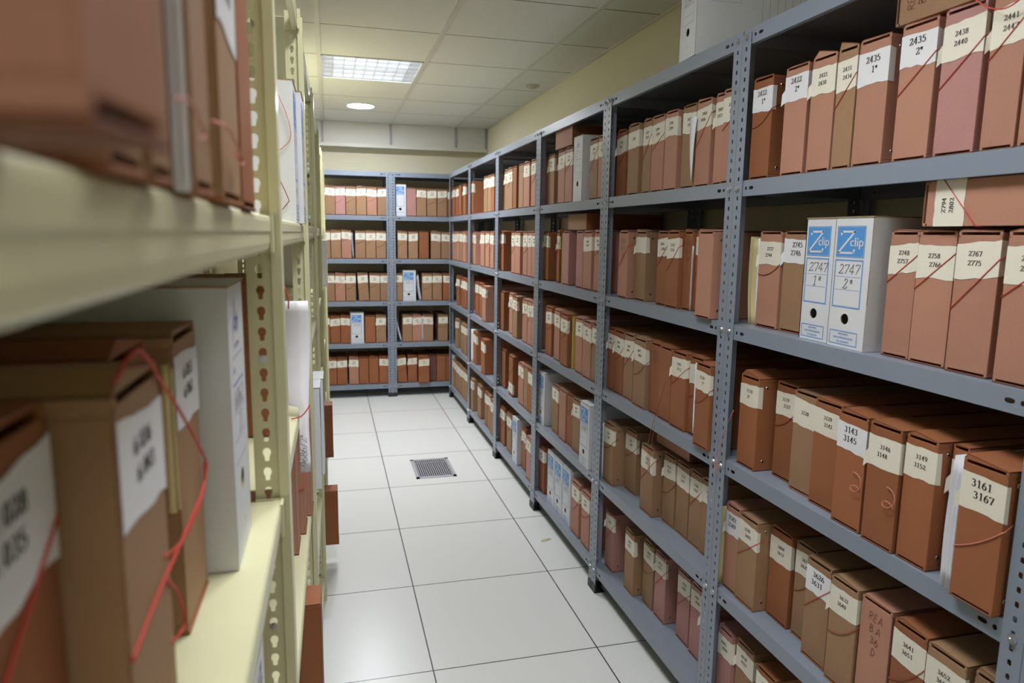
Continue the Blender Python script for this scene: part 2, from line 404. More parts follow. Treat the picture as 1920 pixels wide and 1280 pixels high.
def foot_mesh(dy, dx):
    mb = MB(); y0, y1 = sorted((0.0004 * dy, dy * .04)); x0, x1 = sorted((-dx * .0035, dx * .004))
    mb.box(x0, x1, y0, y1, 0, .034)
    x0, x1 = sorted((-dx * .0035, dx * .042)); y0, y1 = sorted((0.0004 * dy, dy * .004)); mb.box(x0, x1, y0, y1, 0, .034)
    x0, x1 = sorted((-dx * .0035, dx * .042)); y0, y1 = sorted((0.0004 * dy, dy * .04)); mb.box(x0, x1, y0, y1, 0, .004)
    return mb.mesh('foot', ['black_plastic'])
FEET = {k: foot_mesh(*k) for k in POSTS}
mb = MB(); mb.cyl((0, 0, 0), (-1, 0, 0), .0085, .0085, .001, 12); mb.cyl((-.001, 0, 0), (-1, 0, 0), .0065, .006, .005, 6); mb.cyl((-.006, 0, 0), (-1, 0, 0), .003, .0025, .002, 8)
BOLT = mb.mesh('bolt', ['bolt'])
def tray(W, Dp, m='grey_steel'):
    """pressed steel shelf: top at z=0, lip 40 mm deep with slots at its ends, return under the lip"""
    mb = MB(); h = W / 2 - .002; lip = .04
    mb.box(.002, Dp - .002, -h, h, -.0015, 0)
    def lipside(x, sgn):
        yy = -h
        for (w_, hw, hh) in ((.038, 0, 0), (.016, .0042, .0042), (.003, 0, 0), (.026, .009, .0048), (.0, 0, 0)):
            pass
        cols = [(0, .042, None), (.042, .060, (.0042, .0045)), (.060, .088, (.0095, .0045)), (.088, 2 * h - .088, None), (2 * h - .088, 2 * h - .060, (.0095, .0045)), (2 * h - .060, 2 * h - .042, (.0042, .0045)), (2 * h - .042, 2 * h, None)]
        for a, b, hole in cols:
            F = lambda u, v, a=a: (x, -h + a + u, -lip + v)
            if hole is None: mb.quad(F(0, 0), F(b - a, 0), F(b - a, lip), F(0, lip))
            else:
                w = b - a; c = w / 2; d = lip / 2; hw, hh = hole
                H8 = [(c - hw, d), (c - hw * .75, d - hh * .8), (c, d - hh), (c + hw * .75, d - hh * .8), (c + hw, d), (c + hw * .75, d + hh * .8), (c, d + hh), (c - hw * .75, d + hh * .8)]
                ring = [(0, d), (0, 0), (c, 0), (w, 0), (w, d), (w, lip), (c, lip), (0, lip)]
                i = len(mb.v); mb.v += [F(*p) for p in ring] + [F(*p) for p in H8]
                for j in range(8): mb.f.append((i + j, i + (j + 1) % 8, i + 8 + (j + 1) % 8, i + 8 + j)); mb.m.append(0)
        mb.quad((x, -h, -lip), (x, h, -lip), (x + sgn * .014, h, -lip), (x + sgn * .014, -h, -lip))
    lipside(.002, 1); lipside(Dp - .002, -1)
    mb.box(.003, Dp - .003, -h, -h + .001, -.035, -.0015); mb.box(.003, Dp - .003, h - .001, h, -.035, -.0015)
    mb.box(.004, Dp - .004, -.012, .012, -.012, -.0015)
    return mb.mesh('shelf', [m])
LEV = [.118 + .3788 * i for i in range(6)]
BW = .9108; DEP = .40
TRAY = tray(BW, DEP)
def grey_bay(label, loc, rz):
    t = thing('shelving_unit', label, 'shelving', loc, rz, 'grey slotted angle shelving bays')
    for y, dy in ((-BW / 2, 1), (BW / 2, -1)):
        for x, dx in ((0, 1), (DEP, -1)):
            p = solid(part('post', POSTS[(dy, dx)], t, (x, y, .001)), .0012, 0)
            part('foot', FEET[(dy, dx)], p, (0, 0, -.001), label='black plastic foot cap')
            for z in LEV:
                if x == 0: part('bolt', BOLT, p, (-.0008, dy * .0195, z - .021), label='shiny hexagon bolt')
    for z in LEV: part('shelf', TRAY, t, (0, 0, z))
    return t
ORD = ['first', 'second', 'third', 'fourth', 'fifth', 'sixth', 'seventh', 'eighth', 'ninth', 'tenth', 'eleventh']
XF = 1.0492
BAYS = ['nearest bay', 'second bay', 'third bay', 'fourth bay', 'fifth bay', 'sixth and farthest bay']
def bay_y(k): return 5.3339 - BW * (5 - k)          # near end of bay k
for k in range(-1, 6):
    lab = ('grey steel shelving bay at the right edge, cut off by the frame' if k < 0 else
           'grey slotted steel shelving, %s of the right rack' % (BAYS[k] if k else 'nearest full bay'))
    grey_bay(lab, (XF, bay_y(k) + BW / 2, 0), 0)
YE = 6.3395; XE = .542
grey_bay('grey slotted steel shelving at the end wall, left bay', (XE - BW / 2, YE, 0), R(90))
grey_bay('grey slotted steel shelving at the end wall, right bay in the corner', (XE + BW / 2, YE, 0), R(90))

# cream boltless rack on the left, one long run
SL = .0077; ANG = math.pi - SL
LW = lambda a, d, z: (-.0609 + a * SL - d, a + d * SL, z)     # distance along, depth behind the front plane, height
PA = [-.96, -.02, .88, 1.8205, 2.761, 3.7015, 4.642, 5.58]
LLEV = [.10, .45, .80, 1.157, 1.503, 1.995]
LD = .40
rack = thing('shelving_rack', 'cream painted boltless shelving rack running along the left side', 'shelving', (-.0609, 0, 0), ANG)
def keyhole(w, p):
    c = w / 2; d = p * .5 + .0018
    return [(c - .0045, d), (c - .0028, d - .0035), (c - .0026, d - .0085), (c, d - .0092), (c + .0026, d - .0085), (c + .0028, d - .0035), (c + .0045, d), (c + .0048, d + .003), (c + .0034, d + .0064), (c, d + .0078), (c - .0034, d + .0064), (c - .0048, d + .003)]
def cream_post(flip):
    """local x = depth behind the front, y = towards the viewer"""
    mb = MB(); h = keyhole(.029, PITCH); s = -1 if flip else 1
    perforated(mb, lambda u, v: (s * (.011 + u), 0, v), .029, 2.0, PITCH, h, cells=lambda k: k % 80 > 1)
    x0, x1 = sorted((s * .0, s * .0116))
    mb.box(x0, x1, -.030, .005, 0, 1.985); mb.box(*sorted((s * .004, s * .009)), -.026, .001, 1.985, 2.006)
    mb.box(*sorted((s * .0396, s * .0406)), -.03, -.024, 0, 2.0); mb.box(*sorted((s * .0396, s * .0406)), -.006, .0, 0, 2.0)
    return mb.mesh('cream post', ['cream_steel'])
CP, CPR = cream_post(False), cream_post(True)
for a in PA:
    part('post', CP, rack, (0, -a, 0)); part('post', CPR, rack, (LD + .004, -a, 0))
def beam(L, top, ends=True):
    mb = MB()
    prof = [(.020, 0), (.0115, 0), (.0095, -.002), (.0088, -.006), (.0088, -.017), (.0102, -.020), (.0102, -.030), (.0112, -.037), (.0128, -.040), (.024, -.040), (.024, -.0385), (.0132, -.0385), (.0118, -.030), (.0116, -.020), (.0102, -.017), (.0102, -.004), (.0120, -.0015), (.020, -.0015)]
    mb.prism(prof, 'y', -L + .002, 0)
    return smooth(mb.mesh('beam', ['cream_steel']), False)
def end_bracket():
    mb = MB(); mb.box(.0066, .0100, 0, .022, -.041, .0015); mb.box(.0066, .040, .0000, .0016, -.041, .0015); return mb.mesh('bracket', ['cream_steel'])
EB = end_bracket()
for i in range(len(PA) - 1):
    a0, a1 = PA[i] + .032, PA[i + 1] - .007
    bm_ = beam(a1 - a0, 0)
    plate = MB(); plate.box(.0125, LD - .014, -(a1 - a0) + .003, -.001, -.0022, -.0003); plate.box(.12, .14, -(a1 - a0) + .004, -.002, -.02, -.0022); plate.box(.26, .28, -(a1 - a0) + .004, -.002, -.02, -.0022)
    plate = plate.mesh('plate', ['cream_steel'])
    rb = MB(); rb.box(LD - .012, LD - .0075, -(a1 - a0) + .002, 0, -.04, 0); rb = rb.mesh('rear beam', ['cream_steel'])
    for j, z in enumerate(LLEV):
        part('beam', bm_, rack, (0, -a0, z)); part('beam', rb, rack, (0, -a0, z))
        part('end_bracket', EB, rack, (0, -a1 - .0, z))
        if not (j == 5 and i == 2): part('shelf', plate, rack, (0, -a0, z))
for a, z in ((.88, .985), (.88, 1.333)):
    part('bolt', BOLT, rack, (.0255, -a + .0005, z), (0, 0, R(-90)), 'shiny bolt in a keyhole').scale = (.6, .6, .6)

# ------------------------------------------------------------------ boxes and papers (local frame: front at x=0 facing -x, viewer's right = -y, up = z)
BH = .250; BD = .355
_body = {}
def box_body(w, col, BD=BD):
    k = (round(w, 3), col, round(BD, 3))
    if k not in _body:
        mb = MB(); h = w / 2; e = min(.0055, w * .09); T = BH - .0135; P = .0018
        mb.box(P, BD, -h, h, .0085, T)                                   # main block
        mb.box(.040, BD, -h, h, T, BH - .0038); mb.box(.025, BD, -h, h, .0022, .0085)
        mb.box(0, P, -h, h, .0058, BH - .0088)                           # front panel; the slits above and below it stay open
        for s in (-1, 1):
            y0, y1 = sorted((s * h, s * (h - e)))
            mb.box(0, .040, y0, y1, T, BH - .0038); mb.box(0, .025, y0, y1, .0022, .0085)
        mb.box(-.0012, BD, -h, h, 0, .0022, 1)                           # turned edge under the front
        _body[k] = mb.mesh('box body', [col, 'cardedge' if col != 'kraft' else 'terracotta'])
    return _body[k]
_lid = {}
def lid_flap(w, pk, col, var, BD=BD):
    k = (round(w, 3), pk, col, var, round(BD, 3))
    if k not in _lid:
        mb = MB(); h = w / 2; t = .0014; c = h * (.55 + .3 * var)
        zt = BH - .0035
        # folded top: flat behind the slit, pinched up towards the far side
        pts = [(h, zt), (c, zt + pk), (c - .01, zt + pk * .85), (-h, zt + .0008)]
        for x0, x1, q in ((.0004, .09, 1), (.09, BD - .002, .6)):
            P = [(y, zt + (z - zt) * q) for y, z in pts]
            for a, b in zip(P, P[1:]):
                mb.quad((x0, a[0], a[1] + t), (x1, a[0], a[1] + t), (x1, b[0], b[1] + t), (x0, b[0], b[1] + t))
                mb.quad((x0, a[0], a[1]), (x1, a[0], a[1]), (x1, b[0], b[1]), (x0, b[0], b[1]))
                mb.quad((x0, a[0], a[1]), (x0, b[0], b[1]), (x0, b[0], b[1] + t), (x0, a[0], a[1] + t), 1)
            if q == 1: mb.poly([(x0 + .0004, y, z + .0005) for y, z in P] + [(x0 + .0004, -h, zt), (x0 + .0004, h, zt)])
        _lid[k] = mb.mesh('lid flap', [col, 'cardedge'])
    return _lid[k]
mb = MB(); mb.cyl((0, 0, 0), (0, -1, 0), .0042, .0036, .001, 14); mb.cyl((0, -.001, 0), (0, -1, 0), .0021, .002, .0003, 10, 1)
EYE_N = mb.mesh('eyelet', ['eyelet', 'hole_shade'])
mb = MB(); mb.cyl((0, 0, 0), (0, 1, 0), .0042, .0036, .001, 14); mb.cyl((0, .001, 0), (0, 1, 0), .0021, .002, .0003, 10, 1)
EYE_F = mb.mesh('eyelet', ['eyelet', 'hole_shade'])

def face_paper(mb, w, z0, z1, rs, wrap, side, off=.0007, rag=.003):
    """a strip of paper stuck across the front and folded round one side (-1 = viewer's right)"""
    h = w / 2; n = 7
    top = [z1 + rs.uniform(-rag, rag) * .4 for _ in range(n)]; bot = [z0 + rs.uniform(-rag, rag) * .7 for _ in range(n)]
    tilt = rs.uniform(-.004, .004)
    xs = [h - 2 * h * i / (n - 1) for i in range(n)]
    for i in range(n - 1):
        a, b = xs[i], xs[i + 1]; ta = tilt * a / h; tb = tilt * b / h
        mb.quad((-off, a, bot[i] + ta), (-off, b, bot[i + 1] + tb), (-off, b, top[i + 1] + tb), (-off, a, top[i] + ta))
    if wrap > 0:
        y = side * (h + off); e = tilt * side
        mb.quad((-off, y, bot[-1 if side < 0 else 0] + e), (wrap, y, bot[-1 if side < 0 else 0] + e + rs.uniform(-.004, .004)), (wrap * rs.uniform(.8, 1), y, top[-1 if side < 0 else 0] + e - rs.uniform(0, .006)), (-off, y, top[-1 if side < 0 else 0] + e))
        mb.quad((-off, side * h, bot[-1 if side < 0 else 0] + e), (-off, y, bot[-1 if side < 0 else 0] + e), (-off, y, top[-1 if side < 0 else 0] + e), (-off, side * h, top[-1 if side < 0 else 0] + e))
    return tilt
def label_mesh(w, text, rs, side=-1, big=False, white=False, low=False, zr=None):
    mb = MB(); z1 = BH - rs.uniform(.020, .028); z0 = z1 - rs.uniform(.056, .064)
    if low: z0, z1 = .02, .08
    if zr: z0, z1 = zr
    off = .0007
    tl = face_paper(mb, w, z0, z1, rs, rs.uniform(.008, .016), side, off)
    if not zr and rs.random() < .35:   # a torn corner standing away from the card
        s = -side; y = s * w / 2
        mb.poly([(-off, y, z0), (-off - .006, y + s * .004, z0 - .008), (-off - .004, y + s * .005, z0 + .02), (-off, y, z0 + .03)])
    F = lambda u, v: (-off - .0004, -u, v)
    lines = [t for t in text.split('|') if t]; hh = (.0108 if '.' in text else .0132) if big else .0092
    z = (z0 + z1) / 2 + (hh * .75 if len(lines) == 2 else -hh * .2)
    for i, t in enumerate(lines):
        wd = width(t, hh); strokes(mb, t, -wd / 2 + rs.uniform(-.004, .004) - .003 * (i == 0) * 0, z, hh, .19, .06, 0, 1, F); z -= hh * (1.5 if big else 1.75)
    return mb.mesh('paper label', ['white_label' if white else 'cream_label', 'ink'])
def scribble_mesh(w, lines, zt, h, m, rs, off=.0006, slant=.1):
    mb = MB(); F = lambda u, v: (-off, -u, v); z = zt
    for t in lines:
        strokes(mb, t, -width(t, h) / 2, z, h, .09, .09, slant, 0, F, jit=.03, rs=rs); z -= h * 1.5
    return mb.mesh('handwriting', [m])
def sagline(a, b, sag, n=12, out=0):
    a, b = Vector(a), Vector(b); r = []
    for i in range(n + 1):
        t = i / n; p = a.lerp(b, t); p.z -= sag * 4 * t * (1 - t); p.x -= out * 4 * t * (1 - t); r.append(tuple(p))
    return r
def cord_mesh(w, z_r, z_l, m, sag=0, r=.0009):
    """elastic cord across the front, hooked round both edges"""
    h = w / 2; o = .0014
    pts = [(.02, -h - o, z_r + .012), (.004, -h - o, z_r + .002), (-o, -h - o * .3, z_r)] + sagline((-o, -h, z_r - .001), (-o, h, z_l), sag)[1:-1] + [(-o, h + o * .3, z_l), (.004, h + o, z_l - .002), (.02, h + o, z_l - .010)]
    mb = MB(); mb.tube(pts, r, 6); return smooth(mb.mesh('cord', [m]))
def loop_mesh(m, rs, r=.0009, size=.05):
    """a slack end of cord curling down the front"""
    pts = []
    ph = rs.uniform(0, 1)
    for i in range(22):
        t = i / 21; a = 2.6 * math.pi * t + ph
        pts.append((-.003 - .006 * math.sin(math.pi * t), .018 * math.cos(a) * (1 - .4 * t), -size * t * .7 + .012 * math.sin(a)))
    mb = MB(); mb.tube(pts, r, 6); return smooth(mb.mesh('loose cord', [m]))

def archive_box(loc, rz, w, col, text, label, group, rs, cord=None, detail=2, side=-1, big=False, white=False, rot=None, peak=None, zr=None, dp=BD):
    t = thing('archive_box', label, 'archive box', (loc[0], loc[1], loc[2] + .0006), rz, group, rot)
    b = bevel(part('box_body', box_body(w, col, dp), t), .0011, 2)
    part('lid_flap', lid_flap(w, peak if peak is not None else (.015 if text in ('2423|2430', '2431|2434', '2435|1ª', '3118|2ª') else rs.choice((.002, .004, .006, .009))), col, rs.choice((0, 1)), dp), t)
    if text and text != '~':
        part('paper_label', label_mesh(w, text.lstrip('_'), rs, -1, big, white, text[0] == '_', zr), t, label='torn cream paper label with printed numbers' if (not white and text != '|') else ('white paper label with printed numbers' if white else 'blank cream paper label'))
    elif text == '~':
        part('stamp', scribble_mesh(w, ['REA', 'B A', '36', 'D'], .205, .017, 'faint', rs), b, label='faint handwriting on bare card')
    if detail >= 2:
        hs = side * w / 2; E = EYE_N if side < 0 else EYE_F
        for z in (.026, .224):
            part('eyelet', E, b, (.024, hs, z), label='metal eyelet')
    if cord == 'd':
        part('elastic_cord', cord_mesh(w, rs.uniform(.185, .21), rs.uniform(.11, .15), 'red_cord'), t, label='tight red elastic cord')
    elif cord == 's':
        part('elastic_cord', cord_mesh(w, rs.uniform(.15, .19), rs.uniform(.10, .14), 'brown_cord', .012, .0009), t, label='slack brownish red cord')
    elif cord == 'p':
        part('elastic_cord', cord_mesh(w, rs.uniform(.14, .17), rs.uniform(.09, .11), 'pink_cord', .006, .0010), t, label='pink twisted cord')
    elif cord == 'l':
        part('elastic_cord', loop_mesh('pink_cord', rs), t, (0, -w / 2 + .012, .12), label='loose pink cord end')
    return t

# white transfer cases with printed fronts
ZH = .277; ZD = .370
def front_plate(mb, w, hgt, cy, cz, r, mi=0):
    """2.5 mm front board with a round finger hole, hollow behind it"""
    n = 24; h = w / 2; ring = []
    for k in range(n):
        a = 2 * math.pi * k / n; c, s = math.cos(a), math.sin(a)
        f = min((h - cy if c > 0 else h + cy) / abs(c) if abs(c) > 1e-6 else 1e9, ((hgt - cz) if s > 0 else cz) / abs(s) if abs(s) > 1e-6 else 1e9)
        ring.append(((c, s), f))
    corners = [(h, hgt), (-h, hgt), (-h, 0), (h, 0)]
    inner = [(cy + r * c, cz + r * s) for (c, s), f in ring]; outer = [(cy + f * c, cz + f * s) for (c, s), f in ring]
    for k in range(n):
        j = (k + 1) % n; o = [outer[k]]
        for cc in corners:
            a0 = math.atan2(outer[k][1] - cz, outer[k][0] - cy) % (2 * math.pi); a1 = math.atan2(outer[j][1] - cz, outer[j][0] - cy) % (2 * math.pi)
            if a1 < a0: a1 += 2 * math.pi
            ac = math.atan2(cc[1] - cz, cc[0] - cy) % (2 * math.pi)
            if a0 + 1e-5 < ac < a1 - 1e-5 or a0 + 1e-5 < ac + 2 * math.pi < a1 - 1e-5: o.append(cc)
        o.append(outer[j])
        mb.poly([(0, y, z) for y, z in [inner[k]] + o + [inner[j]]], mi)
        mb.quad((0, *inner[k]), (0, *inner[j]), (.0025, *inner[j]), (.0025, *inner[k]), 1)
_case = {}
def case_body(w, kind, ZD=ZD):
    k = (round(w, 3), kind, round(ZD, 3))
    if k not in _case:
        mb = MB(); h = w / 2; t = .0028
        front_plate(mb, w, ZH - .001, .006 if kind == 'z' else 0, .062 if kind == 'z' else .075, .0115)
        mb.box(.0, ZD, -h, -h + t, 0, ZH - .001, 0, [1, 1, 0, 0, 1, 1]); mb.box(.0, ZD, h - t, h, 0, ZH - .001, 0, [1, 1, 0, 0, 1, 1])
        mb.box(.0008, ZD, -h + t, h - t, 0, t, 1); mb.box(.0008, ZD, -h + t, h - t, ZH - .004, ZH - .001, 0, [1, 0, 0, 0, 1, 1])
        mb.box(ZD - t, ZD, -h, h, 0, ZH - .001, 0)
        mb.box(.06, ZD - .01, -h + .012, h - .012, t, .24, 2)      # papers inside
        _case[k] = mb.mesh('case body', ['white_board', 'board_edge', 'board_inner'])
    return _case[k]
def case_lid(w, ZD=ZD):
    mb = MB(); h = w / 2
    mb.box(-.0015, ZD - .002, -h - .0003, h + .0003, ZH - .001, ZH + .0016, 0, [1, 0, 1, 1, 1, 1])
    return mb.mesh('case lid', ['white_board', 'board_edge'])
def frame(mb, F, u0, u1, v0, v1, t, mi):
    for a, b, c, d in ((u0, u1, v0, v0 + t), (u0, u1, v1 - t, v1), (u0, u0 + t, v0 + t, v1 - t), (u1 - t, u1, v0 + t, v1 - t)): mb.quad(F(a, c), F(b, c), F(b, d), F(a, d), mi)
def rect(mb, F, u0, u1, v0, v1, mi): mb.quad(F(u0, v0), F(u1, v0), F(u1, v1), F(u0, v1), mi)
def clip_print(w, num, rs, detail=True):
    """blue printed front: title block, ruled box and small box"""
    mb = MB(); a = w / .115; H = ZH
    F0 = lambda u, v: (-.0003, -(u - w / 2), v); F1 = lambda u, v: (-.0006, -(u - w / 2), v)
    u0, u1 = .008 * a, .094 * a
    b0, b1 = H * (1 - .305), H * (1 - .065)
    rect(mb, F0, u0, u1, b0, b1, 0)
    frame(mb, F1, u0 + .0015, u1 - .0015, b0 + .0015, b1 - .0015, .0006, 1)
    zh = .049
    strokes(mb, 'Z', u0 + .007 * a, b0 + .008, zh, .10, .085, .12, 1, F1, adv=1)
    for k, dx in enumerate((-.0005, 0, .0005)): sans(mb, 'clip', u0 + (.0415 + dx) * a, b0 + .024, .0185, 1, lambda u, v, k=k: (-.0007 - k * .00012, -(u - w / 2), v), fit=.040 * a)
    title = mb; mb = MB()
    r0, r1 = H * (1 - .69), H * (1 - .32)
    frame(mb, F0, u0, u1, r0, r1, .0022, 0); frame(mb, F0, u0 + .003, u1 - .003, r0 + .003, r1 - .003, .0004, 0)
    for q in (.36, .63): rect(mb, F0, u0 + .006, u1 - .006, r1 - (r1 - r0) * q, r1 - (r1 - r0) * q + .0007, 0)
    ruled = mb; mb = MB()
    s0, s1 = .006, .036
    frame(mb, F0, u0, u1, s0, s1, .0012, 0); frame(mb, F0, u0 + .002, u1 - .002, s0 + .002, s1 - .002, .0004, 0)
    if detail:
        c = (u0 + u1) / 2
        for t, v, hh, ft in (('ARCHIVO', .0270, .0044, .031 * a), ('FOLIO PROLONGADO', .0190, .0042, .060 * a), ('Ref. 3230.00/10', .0110, .0038, .036 * a)):
            for k, dx in enumerate((0, .0003)): sans(mb, t, c + dx, v, hh, 0, lambda u, q, k=k: (-.0003 - k * .00012, -(u - w / 2), q), fit=ft, center=True)
    ls = [t for t in num.split('|') if t]
    if ls: strokes(ruled, ls[0], u0 + .012 * a, r1 - (r1 - r0) * .30, .022, .075, .06, .18, 2, F1, adv=.72, jit=.03, rs=rs)
    if len(ls) > 1: strokes(ruled, ls[1], u0 + .028 * a, r1 - (r1 - r0) * .60, .022, .08, .06, .18, 2, F1, adv=.85, jit=.03, rs=rs)
    mats = ['print_blue', 'white_board', 'pencil']
    return title.mesh('title block', mats), ruled.mesh('ruled box', mats), mb.mesh('reference box', mats)
def ruled_print(w, lines, rs, z_hand=.13):
    """plain case with a sketchy blue mark and ruled lines"""
    mb = MB(); F = lambda u, v: (-.0004, -(u - w / 2), v); a = w / .114
    # looping trade mark over small capitals
    mb2 = [[(.030, .222), (.036, .232), (.044, .250), (.049, .262), (.052, .250), (.052, .232), (.056, .226)], arc(.048, .238, .010, .005, 0, 360, 12), [(.058, .228), (.060, .246), (.064, .230)], [(.066, .228), (.070, .248)], [(.062, .240), (.074, .241)]]
    for P in mb2:
        for (x0, y0), (x1, y1) in zip(P, P[1:]):
            L = math.hypot(x1 - x0, y1 - y0) or 1e-9; n = (-(y1 - y0) / L * .0008, (x1 - x0) / L * .0008); x0 *= a; x1 *= a
            mb.quad(F(x0 + n[0], y0 + n[1]), F(x1 + n[0], y1 + n[1]), F(x1 - n[0], y1 - n[1]), F(x0 - n[0], y0 - n[1]), 0)
    sans(mb, 'SYSTEM', .053 * a, .213, .0055, 0, F, fit=.036 * a, center=True)
    zs = [.205, .178, .150, .122, .099, .082]
    for z in zs[:5]: rect(mb, F, .02 * a, .094 * a, z, z + (.0016 if z in (.178,) else .0008), 0)
    rect(mb, F, .0197 * a, .0203 * a, .099, .205, 0); rect(mb, F, .0937 * a, .0943 * a, .099, .205, 0)
    sans(mb, 'AÑO', .024 * a, .190, .005, 0, F)
    sans(mb, 'system', .058 * a, .030, .003, 0, F, center=True)
    z = z_hand + .023
    for t in lines: strokes(mb, t, .026 * a + (.02 if t == 'II' else 0), z, .020, .07, .055, .12, 1, F, adv=.74, jit=.03, rs=rs); z -= .027
    return mb.mesh('printed front', ['print_ink_blue', 'pen'])
def file_case(kind, loc, rz, w, num, label, group, rs, rot=None, detail=True, barcode=False, dp=ZD):
    t = thing('file_case', label, 'file case', (loc[0], loc[1], loc[2] + .0006), rz, group, rot)
    bd = part('case_body', case_body(w, kind, dp), t); part('lid_flap', case_lid(w, dp), t)
    if kind == 'z':
        for nm, me, lb in zip(('title_block', 'ruled_box', 'reference_box'), clip_print(w, num, rs, detail), ('blue printed title block with white lettering', 'blue ruled box with a pencilled number' if num else 'blue ruled box', 'small blue printed reference box')): part(nm, me, bd, label=lb)
    else: part('printed_front', ruled_print(w, [x for x in num.split('|') if x], rs), bd, label='violet blue ruled lines and trade mark')
    # table printed low on the side towards the viewer
    mb = MB(); F = lambda u, v: (u, -w / 2 - .0004, v)
    if barcode:
        frame(mb, F, .045, .135, .150, .235, .0006, 0)
        x = .060
        for q in (3, 6, 2, 5, 3, 8, 2, 5, 9, 3, 5, 4, 7, 3): rect(mb, F, x, x + q * .0006, .165, .220, 0); x += q * .0006 + .0016
        for k in range(6): rect(mb, F, .205 + k * .024, .2056 + k * .024, .02, .26, 1)
    elif kind == 'z':
        for k in range(12): rect(mb, F, .062, .062 + .012 + .014 * ((k * 7) % 5) / 5, .018 + k * .0042, .0195 + k * .0042, 0)
    if mb.v: part('side_print', mb.mesh('side print', ['print_ink_blue' if barcode else 'print_blue', 'ink']), bd)
    return t
def sheaf(name, label, loc, rz, n, th, hgt, depth, lean, rs, m='paper', bow=.01, rot=None, group=None):
    """a sheaf of paper sheets on edge, each sheet its own curve, bowed and leaning"""
    mb = MB()
    for k in range(n):
        y = th * (k / max(1, n - 1) - .5); dx = rs.uniform(0, .012); hh = hgt * rs.uniform(.94, 1); ln = lean * rs.uniform(.8, 1.1); bw = bow * rs.uniform(.6, 1.2)
        N = 8; prev = None
        for i in range(N + 1):
            q = i / N; yy = y + ln * q + bw * math.sin(math.pi * q); z = hh * q + .0005; xx = dx + .012 * math.sin(math.pi * q) * rs.uniform(.6, 1) * 0
            cur = ((xx, yy, z), (depth, yy, z))
            if prev: mb.quad(prev[0], prev[1], cur[1], cur[0], 0)
            prev = cur
    o = solo(name, smooth(mb.mesh(name, [m], True)), label, 'papers', loc, rz, group)
    if rot: o.rotation_euler = rot
    return solid(o, .0006, 0)

